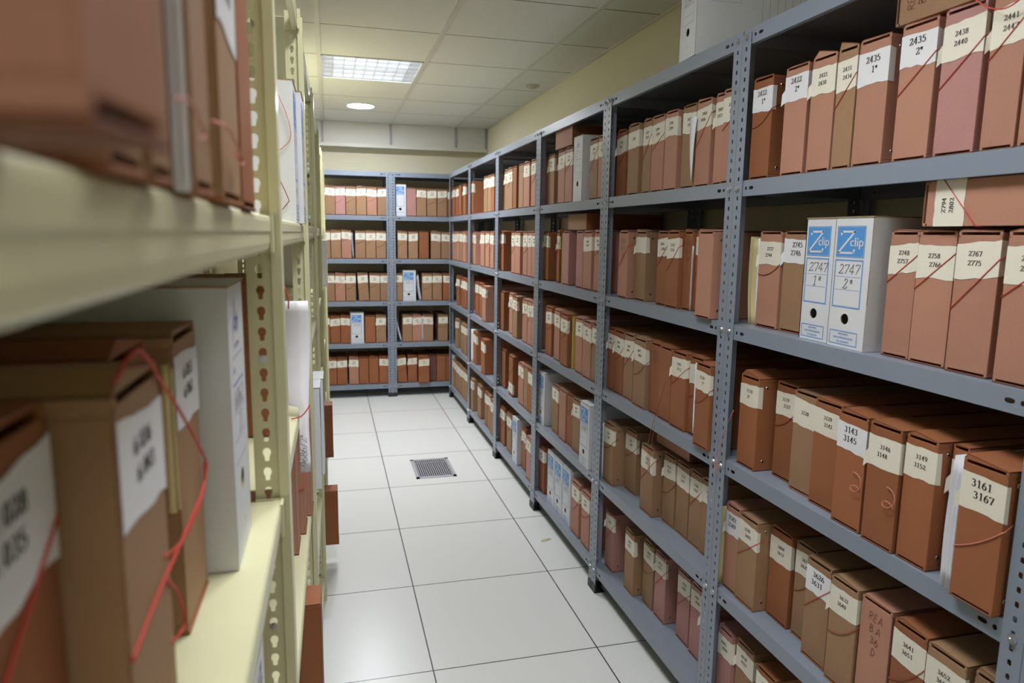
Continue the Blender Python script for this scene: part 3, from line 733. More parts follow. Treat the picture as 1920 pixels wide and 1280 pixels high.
# ------------------------------------------------------------------ what stands where (measured)
RIGHT = {  # bay (0 = nearest): level: (far y, width, front x, kind, colour, number)
 0: {
  4: [(1.645, 0.086, 1.06, 'b', 'terracotta', '2422|1ª'), (1.514, 0.086, 1.06, 'b', 'salmon', '2422|2ª'), (1.419, 0.081, 1.06, 'b', 'salmon', '2423|2430'), (1.336, 0.061, 1.06, 'b', 'kraft', '2431|2434'), (1.274, 0.086, 1.06, 'b', 'salmon', '2435|1ª'), (1.164, 0.086, 1.06, 'b', 'salmon', '2435|2ª'), (1.068, 0.086, 1.06, 'b', 'pink', '2438|2440'), (0.973, 0.065, 1.06, 'b', 'salmon', '2441|2447'), (0.906, 0.086, 1.06, 'b', 'salmon', '2448|2450')],
  3: [(1.683, 0.04, 1.129, 'f', 'kraft', ''), (1.632, 0.094, 1.099, 'b', 'salmon', '2737|2744'), (1.536, 0.102, 1.104, 'b', 'kraft', '2745|2746'), (1.417, 0.105, 1.075, 'z', 0, '2747|1ª'), (1.311, 0.114, 1.067, 'z', 0, '2747|2ª'), (1.173, 0.073, 1.086, 'b', 'salmon', '2748|2757'), (1.099, 0.086, 1.082, 'b', 'salmon', '2758|2766'), (1.007, 0.088, 1.074, 'b', 'salmon', '2767|2775'), (0.904, 0.089, 1.065, 'b', 'salmon', '2776|2784')],
  2: [(1.636, 0.086, 1.072, 'b', 'terracotta', '3118|2ª'), (1.529, 0.086, 1.109, 'b', 'terracotta', '3119|3127'), (1.435, 0.086, 1.091, 'b', 'kraft', '3128|'), (1.344, 0.092, 1.079, 'b', 'terracotta', '3129|3142'), (1.242, 0.088, 1.059, 'b', 'terracotta', '3143|3145'), (1.146, 0.086, 1.054, 'b', 'terracotta', '3146|3148'), (1.0575, 0.075, 1.059, 'b', 'terracotta', '3149|3152'), (0.979, 0.036, 1.085, 'b', 'terracotta', '|'), (0.912, 0.086, 1.035, 'b', 'terracotta', '3161|3167')],
  1: [(1.674, 0.071, 1.076, 'b', 'salmon', '3582|3589'), (1.601, 0.089, 1.072, 'b', 'kraft', '3590|3603'), (1.51, 0.09, 1.108, 'b', 'terracotta', '3604|3617'), (1.414, 0.079, 1.114, 'b', 'kraft', '3618|3625'), (1.333, 0.086, 1.083, 'b', 'kraft', '3626|3631'), (1.239, 0.086, 1.074, 'b', 'kraft', '3632|3640'), (1.15, 0.086, 1.078, 'b', 'salmon', '~'), (1.055, 0.083, 1.072, 'b', 'terracotta', '3641|3651'), (0.97, 0.086, 1.068, 'b', 'kraft', '3652|3657'), (0.88, 0.086, 1.079, 'b', 'kraft', '3658|3665')],
  0: [(1.683, 0.074, 1.082, 'b', 'pink', '4005|4009'), (1.607, 0.086, 1.094, 'b', 'kraft', '4010|4021'), (1.488, 0.086, 1.078, 'b', 'terracotta', '4022|4028')],
 },
 1: {
  4: [(2.593, 0.086, 1.09, 'b', 'terracotta', '2385|2388'), (2.441, 0.095, 1.07, 'b', 'kraft', '2389|'), (2.314, 0.067, 1.07, 'b', 'kraft', '2391|2393'), (2.246, 0.092, 1.07, 'b', 'salmon', '2394|2397'), (2.149, 0.087, 1.07, 'b', 'salmon', '2398|2399'), (2.032, 0.083, 1.07, 'b', 'kraft', '2400|2403'), (1.947, 0.086, 1.07, 'b', 'salmon', '2404|2406'), (1.841, 0.055, 1.07, 'b', 'salmon', '2407|2413'), (1.785, 0.085, 1.06, 'b', 'salmon', '2414|2421')],
  3: [(2.593, 0.086, 1.13, 'b', 'terracotta', '2690|2694'), (2.494, 0.086, 1.07, 'b', 'salmon', '~'), (2.384, 0.089, 1.09, 'b', 'kraft', '|'), (2.207, 0.079, 1.09, 'b', 'terracotta', '2701|2709'), (2.127, 0.084, 1.085, 'b', 'terracotta', '2710|2716'), (2.041, 0.056, 1.1, 'b', 'terracotta', '~'), (1.983, 0.086, 1.11, 'b', 'terracotta', '2728|'), (1.848, 0.086, 1.04, 'b', 'salmon', '')],
  2: [(2.593, 0.067, 1.08, 'b', 'terracotta', '3043|3053'), (2.525, 0.091, 1.08, 'b', 'terracotta', '3054|3064'), (2.431, 0.087, 1.08, 'b', 'kraft', '3067|3073'), (2.321, 0.102, 1.07, 'b', 'kraft', '3077|3092'), (2.204, 0.079, 1.08, 'b', 'terracotta', '~'), (2.123, 0.086, 1.075, 'b', 'terracotta', ''), (2.027, 0.098, 1.07, 'b', 'terracotta', '3102|3112'), (1.928, 0.086, 1.08, 'b', 'terracotta', '3113|3117'), (1.819, 0.084, 1.04, 'b', 'terracotta', '3118|1ª')],
  1: [(2.582, 0.102, 1.072, 'b', 'kraft', '3500|3504'), (2.471, 0.102, 1.12, 'b', 'kraft', '3505|3509'), (2.258, 0.102, 1.087, 'b', 'kraft', '3512|3523'), (2.14, 0.087, 1.118, 'b', 'kraft', '3524|3533'), (2.047, 0.086, 1.12, 'b', 'kraft', '3534|3545'), (1.957, 0.08, 1.12, 'b', 'kraft', '3546|3562'), (1.876, 0.086, 1.117, 'b', 'kraft', '3563|3581')],
  0: [(2.583, 0.086, 1.095, 'b', 'pink', '3950|'), (2.386, 0.086, 1.096, 'b', 'kraft', '3958|3965'), (2.275, 0.086, 1.122, 'b', 'kraft', '3966|3973'), (2.179, 0.086, 1.123, 'b', 'pink', '3974|3977'), (2.032, 0.087, 1.136, 'b', 'pink', '3978|3986'), (1.934, 0.086, 1.132, 'b', 'pink', '3987|3996'), (1.825, 0.086, 1.104, 'b', 'salmon', '3997|4004')],
 },
 2: {
  4: [(3.504, 0.046, 1.1, 'b', 'pink', ''), (3.457, 0.1, 1.085, 'b', 'kraft', '2340|2346'), (3.283, 0.102, 1.08, 'b', 'salmon', '2347|2352'), (3.163, 0.101, 1.075, 'b', 'salmon', '2353|2358'), (3.008, 0.116, 1.06, 'w', 0, ''), (2.831, 0.091, 1.07, 'b', 'kraft', '2369|2375'), (2.736, 0.086, 1.07, 'b', 'salmon', '2376|2384')],
  3: [(3.496, 0.086, 1.08, 'b', 'terracotta', '2630|2636'), (3.304, 0.039, 1.09, 'b', 'terracotta', '2637|2641'), (3.264, 0.03, 1.1, 'y', 0, ''), (3.183, 0.086, 1.08, 'b', 'pink', ''), (2.981, 0.086, 1.075, 'b', 'pink', ''), (2.879, 0.102, 1.07, 'b', 'salmon', '2660|2674'), (2.749, 0.086, 1.07, 'b', 'salmon', '2675|2689')],
  2: [(3.504, 0.073, 1.12, 'b', 'terracotta', '2990|2996'), (3.43, 0.102, 1.08, 'b', 'terracotta', '2997|3003'), (3.272, 0.086, 1.075, 'b', 'salmon', '3004|3010'), (3.129, 0.102, 1.06, 'b', 'terracotta', '3011|3018'), (3.012, 0.03, 1.075, 'y', 0, ''), (2.946, 0.088, 1.07, 'b', 'salmon', '3019|3026'), (2.842, 0.102, 1.065, 'b', 'salmon', '3027|3034'), (2.728, 0.086, 1.065, 'b', 'kraft', '3035|3042')],
  1: [(3.504, 0.114, 1.07, 'z', 0, '3466|'), (3.31, 0.101, 1.085, 'b', 'kraft', '3467|3473'), (3.184, 0.102, 1.08, 'b', 'salmon', ''), (3.079, 0.086, 1.085, 'b', 'terracotta', '~'), (2.984, 0.096, 1.08, 'b', 'kraft', '3480|3487'), (2.806, 0.12, 1.05, 'z', 0, '3488|')],
  0: [(3.504, 0.102, 1.08, 'b', 'terracotta', '3880|3889'), (3.313, 0.114, 1.07, 'z', 0, '3890|'), (3.198, 0.118, 1.07, 'z', 0, '3891|'), (3.077, 0.12, 1.07, 'z', 0, '3892|'), (2.94, 0.102, 1.07, 'b', 'salmon', '3893|3900'), (2.808, 0.102, 1.07, 'b', 'salmon', '3901|3949')],
 },
 3: {
  4: [(4.415, 0.042, 1.1, 'b', 'pink', ''), (4.372, 0.086, 1.085, 'b', 'kraft', '2290|2299'), (4.237, 0.113, 1.072, 'b', 'kraft', '2300|2308'), (4.115, 0.086, 1.072, 'b', 'terracotta', ''), (3.981, 0.102, 1.072, 'b', 'kraft', ''), (3.874, 0.12, 1.072, 'b', 'salmon', '2316|2327'), (3.722, 0.086, 1.072, 'b', 'salmon', '2328|2339')],
  3: [(4.415, 0.093, 1.072, 'b', 'terracotta', '2570|2579'), (4.127, 0.082, 1.072, 'b', 'salmon', '2580|2587'), (4.044, 0.12, 1.072, 'b', 'salmon', '2588|2600'), (3.866, 0.089, 1.072, 'b', 'salmon', '2601|2609'), (3.772, 0.083, 1.072, 'b', 'salmon', '2610|2619'), (3.687, 0.086, 1.072, 'b', 'salmon', '2620|2629')],
  2: [(4.415, 0.118, 1.072, 'b', 'terracotta', ''), (4.213, 0.086, 1.085, 'b', 'salmon', '2940|2947'), (4.049, 0.104, 1.065, 'b', 'kraft', '2948|2958'), (3.854, 0.101, 1.072, 'b', 'salmon', '2959|2969'), (3.748, 0.08, 1.072, 'b', 'salmon', '2970|2979'), (3.667, 0.086, 1.072, 'b', 'salmon', '2980|2989')],
  1: [(4.411, 0.119, 1.085, 'b', 'terracotta', ''), (4.149, 0.098, 1.072, 'b', 'terracotta', '_3420'), (3.924, 0.116, 1.072, 'b', 'salmon', '3430|3437'), (3.803, 0.086, 1.072, 'b', 'kraft', ''), (3.715, 0.092, 1.072, 'b', 'terracotta', '3445|')],
  0: [(4.39, 0.12, 1.08, 'b', 'terracotta', '3840|3845'), (4.214, 0.12, 1.08, 'b', 'kraft', '3846|3851'), (3.999, 0.114, 1.06, 'z', 0, '3852|'), (3.85, 0.086, 1.08, 'b', 'terracotta', '3860|3865'), (3.684, 0.09, 1.06, 'b', 'pink', '3866|3870')],
 },
 4: {
  4: [(5.326, 0.086, 1.06, 'b', 'terracotta', '2250|2259'), (4.912, 0.112, 1.07, 'b', 'kraft', '2260|2269'), (4.798, 0.106, 1.072, 'b', 'kraft', '2270|2279'), (4.689, 0.089, 1.072, 'b', 'terracotta', '2280|')],
  3: [(5.326, 0.12, 1.072, 'b', 'salmon', '2520|2529'), (5.018, 0.12, 1.072, 'b', 'salmon', '2530|2544'), (4.858, 0.12, 1.072, 'b', 'salmon', '2545|2555'), (4.711, 0.11, 1.072, 'b', 'salmon', '2556|2569')],
  2: [(5.294, 0.12, 1.09, 'b', 'terracotta', '2900|2911'), (5.088, 0.086, 1.08, 'b', 'terracotta', '2912|2920'), (4.856, 0.12, 1.05, 'b', 'salmon', '2921|2932')],
  1: [(5.262, 0.12, 1.07, 'b', 'terracotta', '3390|3399'), (4.872, 0.12, 1.05, 'b', 'terracotta', '3400|3415')],
  0: [(5.326, 0.12, 1.06, 'b', 'kraft', '3790|3801'), (5.078, 0.12, 1.07, 'b', 'kraft', '3802|3812'), (4.836, 0.094, 1.072, 'b', 'terracotta', '3813|3819'), (4.735, 0.086, 1.072, 'b', 'kraft', '3820|3828'), (4.595, 0.086, 1.06, 'b', 'kraft', '3829|3839')],
 },
 5: {
  4: [(6.237, 0.12, 1.072, 'b', 'terracotta', '2210|2220'), (6.045, 0.12, 1.072, 'b', 'terracotta', '2221|2228'), (5.835, 0.097, 1.06, 'b', 'terracotta', ''), (5.714, 0.108, 1.072, 'b', 'terracotta', '2240|2249')],
  3: [(6.237, 0.062, 1.072, 'b', 'salmon', '2470|2479'), (6.173, 0.12, 1.072, 'b', 'salmon', '2480|2488'), (6.022, 0.12, 1.072, 'b', 'salmon', '2489|2499'), (5.866, 0.12, 1.072, 'b', 'kraft', '2500|2508'), (5.723, 0.12, 1.072, 'b', 'salmon', '2509|2519')],
  2: [(6.012, 0.12, 1.072, 'b', 'terracotta', '2870|2880'), (5.768, 0.113, 1.072, 'b', 'terracotta', '2881|2890'), (5.65, 0.103, 1.072, 'b', 'terracotta', '2891|2899')],
  1: [(6.06, 0.12, 1.07, 'b', 'kraft', '3360|3370'), (5.785, 0.115, 1.072, 'b', 'kraft', '3371|3380'), (5.659, 0.11, 1.072, 'b', 'kraft', '3381|3389')],
  0: [(6.237, 0.039, 1.07, 'w', 0, ''), (6.196, 0.12, 1.072, 'b', 'kraft', '3740|3747'), (6.033, 0.12, 1.072, 'b', 'kraft', '3748|3757'), (5.888, 0.12, 1.072, 'b', 'kraft', '3758|3766'), (5.749, 0.114, 1.072, 'b', 'kraft', '3767|3776'), (5.626, 0.119, 1.072, 'b', 'kraft', '3777|3789')],
 },
}
END_RACK = {  # bay (0 = left): level: (left x, width, kind, colour, number)
 0: {
  4: [(-0.018, 0.085, 'b', 'kraft', '1850|1859'), (0.068, 0.086, 'b', 'pink', '1860|1866'), (0.157, 0.086, 'b', 'kraft', '1867|1876'), (0.246, 0.087, 'b', 'kraft', '1877|1885'), (0.336, 0.088, 'b', 'salmon', '1886|1895'), (0.429, 0.087, 'b', 'kraft', '1896|1905')],
  3: [(-0.067, 0.086, 'b', 'kraft', '1906|1913'), (0.022, 0.087, 'b', 'kraft', '1914|1922'), (0.112, 0.086, 'b', 'salmon', '1923|1932'), (0.231, 0.088, 'b', 'kraft', '1933|1941'), (0.321, 0.088, 'b', 'kraft', '1942|1951'), (0.412, 0.088, 'b', 'kraft', '1952|1960')],
  2: [(-0.044, 0.091, 'b', 'kraft', '1961|1968'), (0.05, 0.089, 'b', 'salmon', '1969|1977'), (0.142, 0.087, 'b', 'kraft', '1978|1985'), (0.255, 0.091, 'b', 'kraft', '1986|1994'), (0.349, 0.092, 'b', 'kraft', '1995|2003'), (0.443, 0.09, 'b', 'kraft', '2004|2012')],
  1: [(-0.089, 0.086, 'b', 'terracotta', '2013|2019'), (-0.0, 0.086, 'b', 'terracotta', '2020|2028'), (0.088, 0.086, 'b', 'terracotta', '2029|2037'), (0.176, 0.117, 'z', 0, '2038|'), (0.302, 0.093, 'b', 'terracotta', ''), (0.399, 0.091, 'b', 'kraft', '2039|2047')],
  0: [(-0.125, 0.085, 'b', 'terracotta', '2048|2052'), (-0.038, 0.085, 'b', 'terracotta', '2053|2059'), (0.049, 0.091, 'b', 'terracotta', '2060|2067'), (0.154, 0.086, 'b', 'salmon', '2068|2077'), (0.243, 0.086, 'b', 'terracotta', ''), (0.332, 0.086, 'b', 'terracotta', ''), (0.422, 0.092, 'b', 'terracotta', '2078|2086')],
 },
 1: {
  4: [(0.586, 0.096, 'z', 0, ''), (0.683, 0.086, 'b', 'pink', ''), (0.773, 0.088, 'b', 'kraft', '1990|1997'), (0.867, 0.087, 'b', 'kraft', '1998|2005'), (0.96, 0.088, 'b', 'kraft', '2006|2013'), (1.052, 0.087, 'b', 'terracotta', '2014|2019')],
  3: [(0.601, 0.086, 'b', 'kraft', '2030|2037'), (0.697, 0.086, 'b', 'kraft', '2038|2045'), (0.793, 0.089, 'b', 'terracotta', ''), (0.901, 0.089, 'b', 'kraft', '2046|2054'), (0.995, 0.086, 'b', 'kraft', '2055|2060')],
  2: [(0.552, 0.09, 'b', 'kraft', '2061|2066'), (0.645, 0.117, 'z', 0, '2067|'), (0.821, 0.089, 'b', 'kraft', '2068|2075'), (0.914, 0.087, 'b', 'kraft', '2076|2084'), (1.009, 0.086, 'b', 'terracotta', '2085|2090')],
  1: [(0.64, 0.086, 'b', 'kraft', '2091|2096'), (0.728, 0.086, 'b', 'salmon', '2097|2100'), (0.828, 0.091, 'b', 'kraft', '2101|2106'), (0.966, 0.089, 'b', 'kraft', '2107|2113')],
  0: [(0.591, 0.087, 'b', 'terracotta', '2114|2119'), (0.682, 0.087, 'b', 'terracotta', '2120|2126'), (0.777, 0.098, 'b', 'terracotta', '2127|2132'), (0.878, 0.072, 'b', 'dark', ''), (0.952, 0.083, 'b', 'terracotta', ''), (1.036, 0.086, 'b', 'terracotta', '')],
 },
}
# ------------------------------------------------------------------ filling the shelves
LEVNAME = {4: 'top', 3: 'second', 2: 'third', 1: 'fourth', 0: 'bottom'}
COLN = {'salmon': 'salmon', 'terracotta': 'terracotta', 'kraft': 'tan kraft', 'pink': 'pinkish', 'dark': 'dark brown'}
BIG = {'2422|1ª', '2422|2ª', '2435|1ª', '2435|2ª', '2745|2746', '3143|3145', '3582|3589', '3626|3631'}     # larger figures on white paper
CORD = {'2422|1ª': 's', '2431|2434': 'd', '2435|2ª': 'd', '2438|2440': 'd', '2441|2447': 'd', '2448|2450': 'd', '2737|2744': 's', '2748|2757': 'd', '2758|2766': 'd', '2767|2775': 'd', '2776|2784': 'd',
        '3119|3127': 's', '3146|3148': 'l', '3143|3145': 'l', '3161|3167': 'p', '3590|3603': 'd', '3618|3625': 's', '3626|3631': 'd', '3632|3640': 's', '3641|3651': 's', '3652|3657': 's', '3118|1ª': 's', '3077|3092': 's',
        '2394|2397': 'd', '2385|2388': 's', '2414|2421': 'd', '2701|2709': 'd', '2710|2716': 'd', '2728|': 's', '3500|3504': 's', '3505|3509': 's', '3524|3533': 's', '3974|3977': 'd', '3978|3986': 'd'}
NOCORD = {'3118|2ª', '3128|', '3129|3142', '3149|3152', '|', '2423|2430', '2422|2ª', '2435|1ª', '2745|2746', '3582|3589', '3604|3617', '4005|4009', '4010|4021', '4022|4028'}
PINKSIDE = {'3974|3977'}
def describe(col, text, k, n, lev, place, white):
    c = COLN[col]
    pos = ('leftmost' if k == 0 else 'rightmost' if k == n - 1 else ORD[k] + ' from left')
    if not text: f = c + ' archive box without label'
    elif text == '~': f = c + ' archive box with bare handwritten front'
    elif text == '|': f = c + ' archive box, blank label'
    elif place.startswith('nearest'): f = c + ' box numbered ' + ' '.join(t for t in text.split('|') if t)
    else: f = c + ' archive box'
    return '%s, %s on %s shelf, %s' % (f, pos, LEVNAME[lev], place)
FLAT = [(0, 3, 1.10, .83), (0, 4, 1.21, .80), (1, 1, 2.25, 1.97), (2, 4, 3.32, 3.03), (2, 3, 3.17, 2.88)]      # rows that carry a box lying flat
def under(bay, lev, a, b): return any(bay == q[0] and lev == q[1] and a > q[3] and b < q[2] for q in FLAT)
for bay, shelves in RIGHT.items():
    place = ['nearest grey bay', 'second grey bay', 'third grey bay', 'fourth grey bay', 'fifth grey bay', 'sixth grey bay'][bay]
    for lev, items in shelves.items():
        z = LEV[lev]; cnt = [it for it in items if it[3] in 'bzw']; n = len(cnt); k = 0
        for (yf, w, x, kind, col, text) in items:
            rs = random.Random('%d %d %s %s' % (bay, lev, yf, text)); yc = yf - w / 2; det = 2 if bay < 2 else 1
            g = 'archive boxes on the %s shelf of the %s' % (LEVNAME[lev], place)
            if kind == 'b':
                cord = CORD.get(text)
                if cord is None and text and text not in NOCORD: cord = rs.choice(('d', 'd', 's', None, None) if lev > 1 else ('d', 's', None, None, None))
                t = archive_box((x, yc, z), rs.uniform(-.003, .003), w - .004, col, text, describe(col, text, k, n, lev, place, text in BIG), g, rs, cord, det, -1, dp=min(BD, 1.443 - x), peak=(.004 if under(bay, lev, yf, yf - w) else None), big=(text in BIG or text == '3161|3167'), white=(text in BIG))
                k += 1
            elif kind in 'zw':
                pos = ('leftmost' if k == 0 else 'rightmost' if k == n - 1 else ORD[k] + ' from left')
                lab = ('white file case with blue title block, %s on %s shelf, %s' if kind == 'z' else 'plain white file case with finger hole, %s on %s shelf, %s') % (pos, LEVNAME[lev], place)
                file_case(kind, (x, yc, z), 0, w - .002, text, lab, 'white file cases', rs, detail=bay < 3, dp=min(ZD, 1.443 - x)); k += 1
            elif kind == 'y':
                fo = MB(); fo.box(0, .3, -.009, -.0075, 0, .235); fo.box(0, .3, .006, .0075, 0, .245); fo.box(.0, .004, -.008, .007, 0, .235); fo.box(.006, .29, -.006, .005, .004, .228, 1)
                solo('yellow_folder', fo.mesh('folder', ['yellow', 'paper']), 'upright yellow folder between brown boxes on %s shelf, %s' % (LEVNAME[lev], place), 'folder', (x, yc + .003, z + .001), 0)
# loose paper and open dossiers among the near boxes
rs = random.Random(3)
sheaf('cream_papers', 'cream sheets leaning in the far corner of the second shelf, nearest bay', (1.105, 1.668, LEV[3]), 0, 4, .014, .235, .25, .012, rs, 'cream_paper', .006)
sheaf('white_papers', 'white sheets standing beside the cream sheets, second shelf, nearest bay', (1.11, 1.646, LEV[3]), 0, 3, .008, .232, .25, .008, rs, 'paper', .004)
sheaf('paper_bundle', 'white paper bundle sticking out beside the box numbered 3161 3167', (1.040, .9285, LEV[2] + .001), 0, 8, .024, .245, .25, -.003, rs, 'paper', .004)
mb = MB(); prev = None
for i in range(9):
    q = i / 8; z = LEV[4] + .205 - .185 * q; yc = 1.952 - .004 * q; hw = .019 * (1 - q) ** .8 + .001; xx = 1.0625 - .003 * math.sin(q * 3.1)
    cur = ((xx, yc + hw, z), (xx - .002, yc, z), (xx, yc - hw, z))
    if prev: mb.quad(prev[0], prev[1], cur[1], cur[0]); mb.quad(prev[1], prev[2], cur[2], cur[1])
    prev = cur
solid(solo('paper_sheet', smooth(mb.mesh('sheet', ['paper'], True)), 'white pointed sheet hanging in front of top shelf boxes, second grey bay', 'papers'), .0004, 0)
sheaf('paper_bundle', 'narrow white papers beside rightmost box, third shelf, second bay', (1.035, 1.8225, LEV[2] + .03), 0, 4, .007, .215, .2, .002, rs, 'paper', .002)
sheaf('paper_sheet', 'white sheet beside leftmost box, fourth shelf, second bay', (1.07, 2.588, LEV[1]), 0, 2, .004, .235, .25, .002, rs, 'paper', .002)
sheaf('paper_sheet', 'blue white sheet at the left of rightmost boxes, second shelf, second bay', (1.094, 1.9845, LEV[3] + .001), 0, 2, .001, .21, .007, .0, rs, 'paper', .001)
sheaf('paper_bundle', 'white papers leaning at the left end of fourth shelf, fifth bay', (1.06, 5.295, LEV[1]), 0, 4, .03, .26, .25, .01, rs, 'paper', .006)
sheaf('cream_papers', 'cream sheets in the far corner of fourth shelf, nearest bay', (1.06, 1.6815, LEV[1]), 0, 2, .005, .235, .25, .002, rs, 'cream_paper', .001)
# boxes lying flat on the rows
def lying(loc, w, col, text, label, rs, cord='d', head=-1, big=False, white=False, rz=0):
    """a box on its side: its top towards the far end (head=-1) or the near end (+1)"""
    m = Matrix.Rotation(rz, 4, 'Z') @ Matrix.Rotation(R(90) * head, 4, 'X')
    t = archive_box(loc, 0, w, col, text, label, 'archive boxes lying flat on top of a row', rs, cord, 2, -1, big, white, rot=m.to_euler(), peak=.001, dp=min(BD, 1.443 - loc[0]))
    return t
lying((1.0695, .835, LEV[3] + BH + .0055 + .0415), .081, 'salmon', '2794|2802', 'salmon box numbered 2794 2802 lying flat on the second shelf row, nearest bay', random.Random(11))
lying((1.0695, .945, LEV[4] + BH + .0055 + .0415), .081, 'kraft', '~', 'tan kraft box lying flat on the top shelf row, nearest bay', random.Random(12), cord=None)
lying((1.13, 1.985, LEV[1] + BH + .0055 + .022), .040, 'salmon', '', 'flat salmon box lying on the fourth shelf row, second bay', random.Random(13), cord=None)
lying((1.0695, 3.055, LEV[4] + BH + .0055 + .0415), .081, 'salmon', '', 'salmon box lying flat on the top shelf row, third bay', random.Random(14), cord=None)
lying((1.09, 2.90, LEV[3] + BH + .0055 + .036), .070, 'kraft', '', 'tan kraft box lying flat on the second shelf row, third bay', random.Random(15), cord=None)
# hanging cords of the near boxes
def hanging(name, pts, m, label, r=.0012):
    mb = MB(); P = [Vector(p) for p in pts]; Q = []
    for i in range(len(P) - 1):
        a, b, c, d = P[max(i - 1, 0)], P[i], P[i + 1], P[min(i + 2, len(P) - 1)]
        for k in range(8):
            t = k / 8; Q.append(.5 * ((2 * b) + (c - a) * t + (2 * a - 5 * b + 4 * c - d) * t * t + (3 * b - a - 3 * c + d) * t ** 3))
    Q.append(P[-1]); mb.tube(Q, r, 6)
    return solo(name, smooth(mb.mesh(name, [m])), label, 'cord')
hanging('red_cord', [(1.048, 1.03, 2.005 - .03), (1.046, 1.035, 1.93), (1.044, .985, 1.872), (1.044, .935, 1.85), (1.044, .89, 1.875), (1.046, .865, 1.93), (1.05, .86, 1.975)], 'red_cord', 'red cord hanging in a loop from the flat box on the top shelf')
hanging('pink_cord', [(1.062, 1.646, 1.02), (1.0455, 1.664, .95), (1.044, 1.676, .90), (1.040, 1.680, .862), (1.038, 1.688, .845), (1.036, 1.680, .835), (1.038, 1.672, .85), (1.04, 1.676, .868)], 'pink_cord', 'pink cord end hanging over the third shelf edge by the post, nearest bay', .001)
hanging('brown_cord', [(1.055, 2.035, 1.02), (1.046, 2.05, .95), (1.043, 2.085, .87), (1.042, 2.11, .80), (1.045, 2.115, .72), (1.044, 2.098, .68), (1.044, 2.102, .74), (1.042, 2.075, .86)], 'brown_cord', 'thin brown cord hanging over the third shelf edge, second bay', .0009)

for bay, shelves in END_RACK.items():
    place = 'end rack ' + ('left bay', 'right bay')[bay]
    for lev, items in shelves.items():
        z = LEV[lev]; n = len(items)
        for k, (xl, w, kind, col, text) in enumerate(items):
            rs = random.Random('E %d %d %s' % (bay, lev, xl)); xc = xl + w / 2
            yf = YE + .022 + rs.uniform(0, .012); rz = R(90); rot = None
            if (bay, lev, k) == (1, 0, 2): yf = YE - .022
            if (bay, lev, k) in ((0, 2, 3), (1, 0, 0)):      # boxes leaning to the left
                rot = (Matrix.Rotation(rz, 4, 'Z') @ Matrix.Rotation(R(-3.2), 4, 'X')).to_euler(); z2 = z + math.sin(R(3.2)) * w / 2
            else: z2 = z
            if kind == 'b':
                cord = rs.choice(('s', 'd', None, 's')) if text else None
                archive_box((xc, yf, z2), rz, w - .003, col, text, describe(col, text, k, n, lev, place, False), 'archive boxes on the end wall rack', rs, cord, 1, rot=rot)
            else:
                pos = ('leftmost' if k == 0 else ORD[k] + ' from left')
                file_case('z', (xc, yf - .008, z), rz, w - .001, text, 'white blue-printed file case, %s on %s shelf, %s' % (pos, LEVNAME[lev], place), 'white file cases', rs, detail=False)
for (x, lev, lean, lab) in ((.2155, 3, -.012, 'white papers leaning between boxes, second shelf, end rack left bay'), (.808, 2, -.03, 'white papers beside the file case, third shelf, end rack right bay'), (.632, 1, -.055, 'white papers leaning at the left of fourth shelf, end rack right bay'), (.8245, 1, -.000, 'thin white papers behind third box, fourth shelf, end rack right bay')):
    sheaf('paper_bundle', lab, (x, YE + .03, LEV[lev]), R(90), 4, .010, .235, .2, -lean if 0 else abs(lean), random.Random(x), 'paper', .004)

# ------------------------------------------------------------------ left rack contents (distance along, depth of front behind the front plane)
def left_box(a0, w, d, lev, col, text, label, cord=None, big=True, white=True, detail=1, seed=0, peak=None, yaw=0, zr=None):
    x, y, z = LW(a0 + w / 2, d, LLEV[lev])
    return archive_box((x, y, z), ANG + yaw, w - .002, col, text, label, 'archive boxes on the cream rack', random.Random(seed), cord, detail, 1, big, white, peak=peak, zr=zr, dp=min(BD, .388 - d))
def left_case(kind, a0, w, d, lev, num, label, seed=0):
    x, y, z = LW(a0 + w / 2, d, LLEV[lev])
    return file_case(kind, (x, y, z), ANG, w, num, label, 'white file cases', random.Random(seed), dp=min(ZD, .388 - d))
def fx(X, y): return -.0609 + SL * y - X          # depth behind the front plane of a point at world x=X
left_box(.272, .095, fx(-.132, .32), 3, 'terracotta', '6.028|6.035', 'terracotta box numbered 6.028 6.035, closest to the viewer on cream rack', 'd', seed=1)
left_box(.372, .093, fx(-.104, .42), 3, 'kraft', '6.036|6.043', 'tan box numbered 6.036 6.043, second on cream rack', None, seed=2, peak=.010)
left_box(.478, .088, fx(-.134, .53), 3, 'terracotta', '', 'unlabelled terracotta box set back behind the box numbered 6.036 6.043', None, seed=3, peak=.010)
left_box(.578, .092, fx(-.118, .63), 3, 'kraft', '6.053|6.061', 'tan box numbered 6.053 6.061 beside the white file case, cream rack', None, seed=4)
left_case('r', .687, .113, fx(-.092, .74), 3, '6062|II', 'white file case with handwritten 6062 II next to the cream post')
left_box(.806, .068, fx(-.125, .84), 3, 'terracotta', '', 'dark terracotta box between the white file case and the cream post', seed=5)
sheaf('cream_papers', 'cream sheets sticking out beside the box numbered 6.053 6.061', LW(.570, fx(-.1135, .570), LLEV[3] + .11), ANG, 3, .006, .12, .006, .001, rs, 'cream_paper', .001)
left_box(.1395, .042, fx(-.0375, .16), 4, 'salmon', '', 'large blurred terracotta box jutting out at the upper left corner', seed=6, yaw=-.11)
left_box(.238, .043, fx(-.063, .26), 4, 'kraft', '', 'thin tan box behind the blurred box, upper cream shelf', seed=7)
left_box(.284, .034, fx(-.061, .30), 4, 'kraft', '', 'second thin tan box behind the blurred box, upper cream shelf', seed=21)
left_box(.361, .048, fx(-.059, .385), 4, 'kraft', '|', 'thin tan box with white label, upper cream shelf left of the torn label', seed=8, zr=(.104, .165))
left_box(.460, .086, fx(-.060, .51), 4, 'kraft', '6.009|6.018', 'tan box with torn label, upper cream shelf near the post', seed=9, zr=(.104, .165))
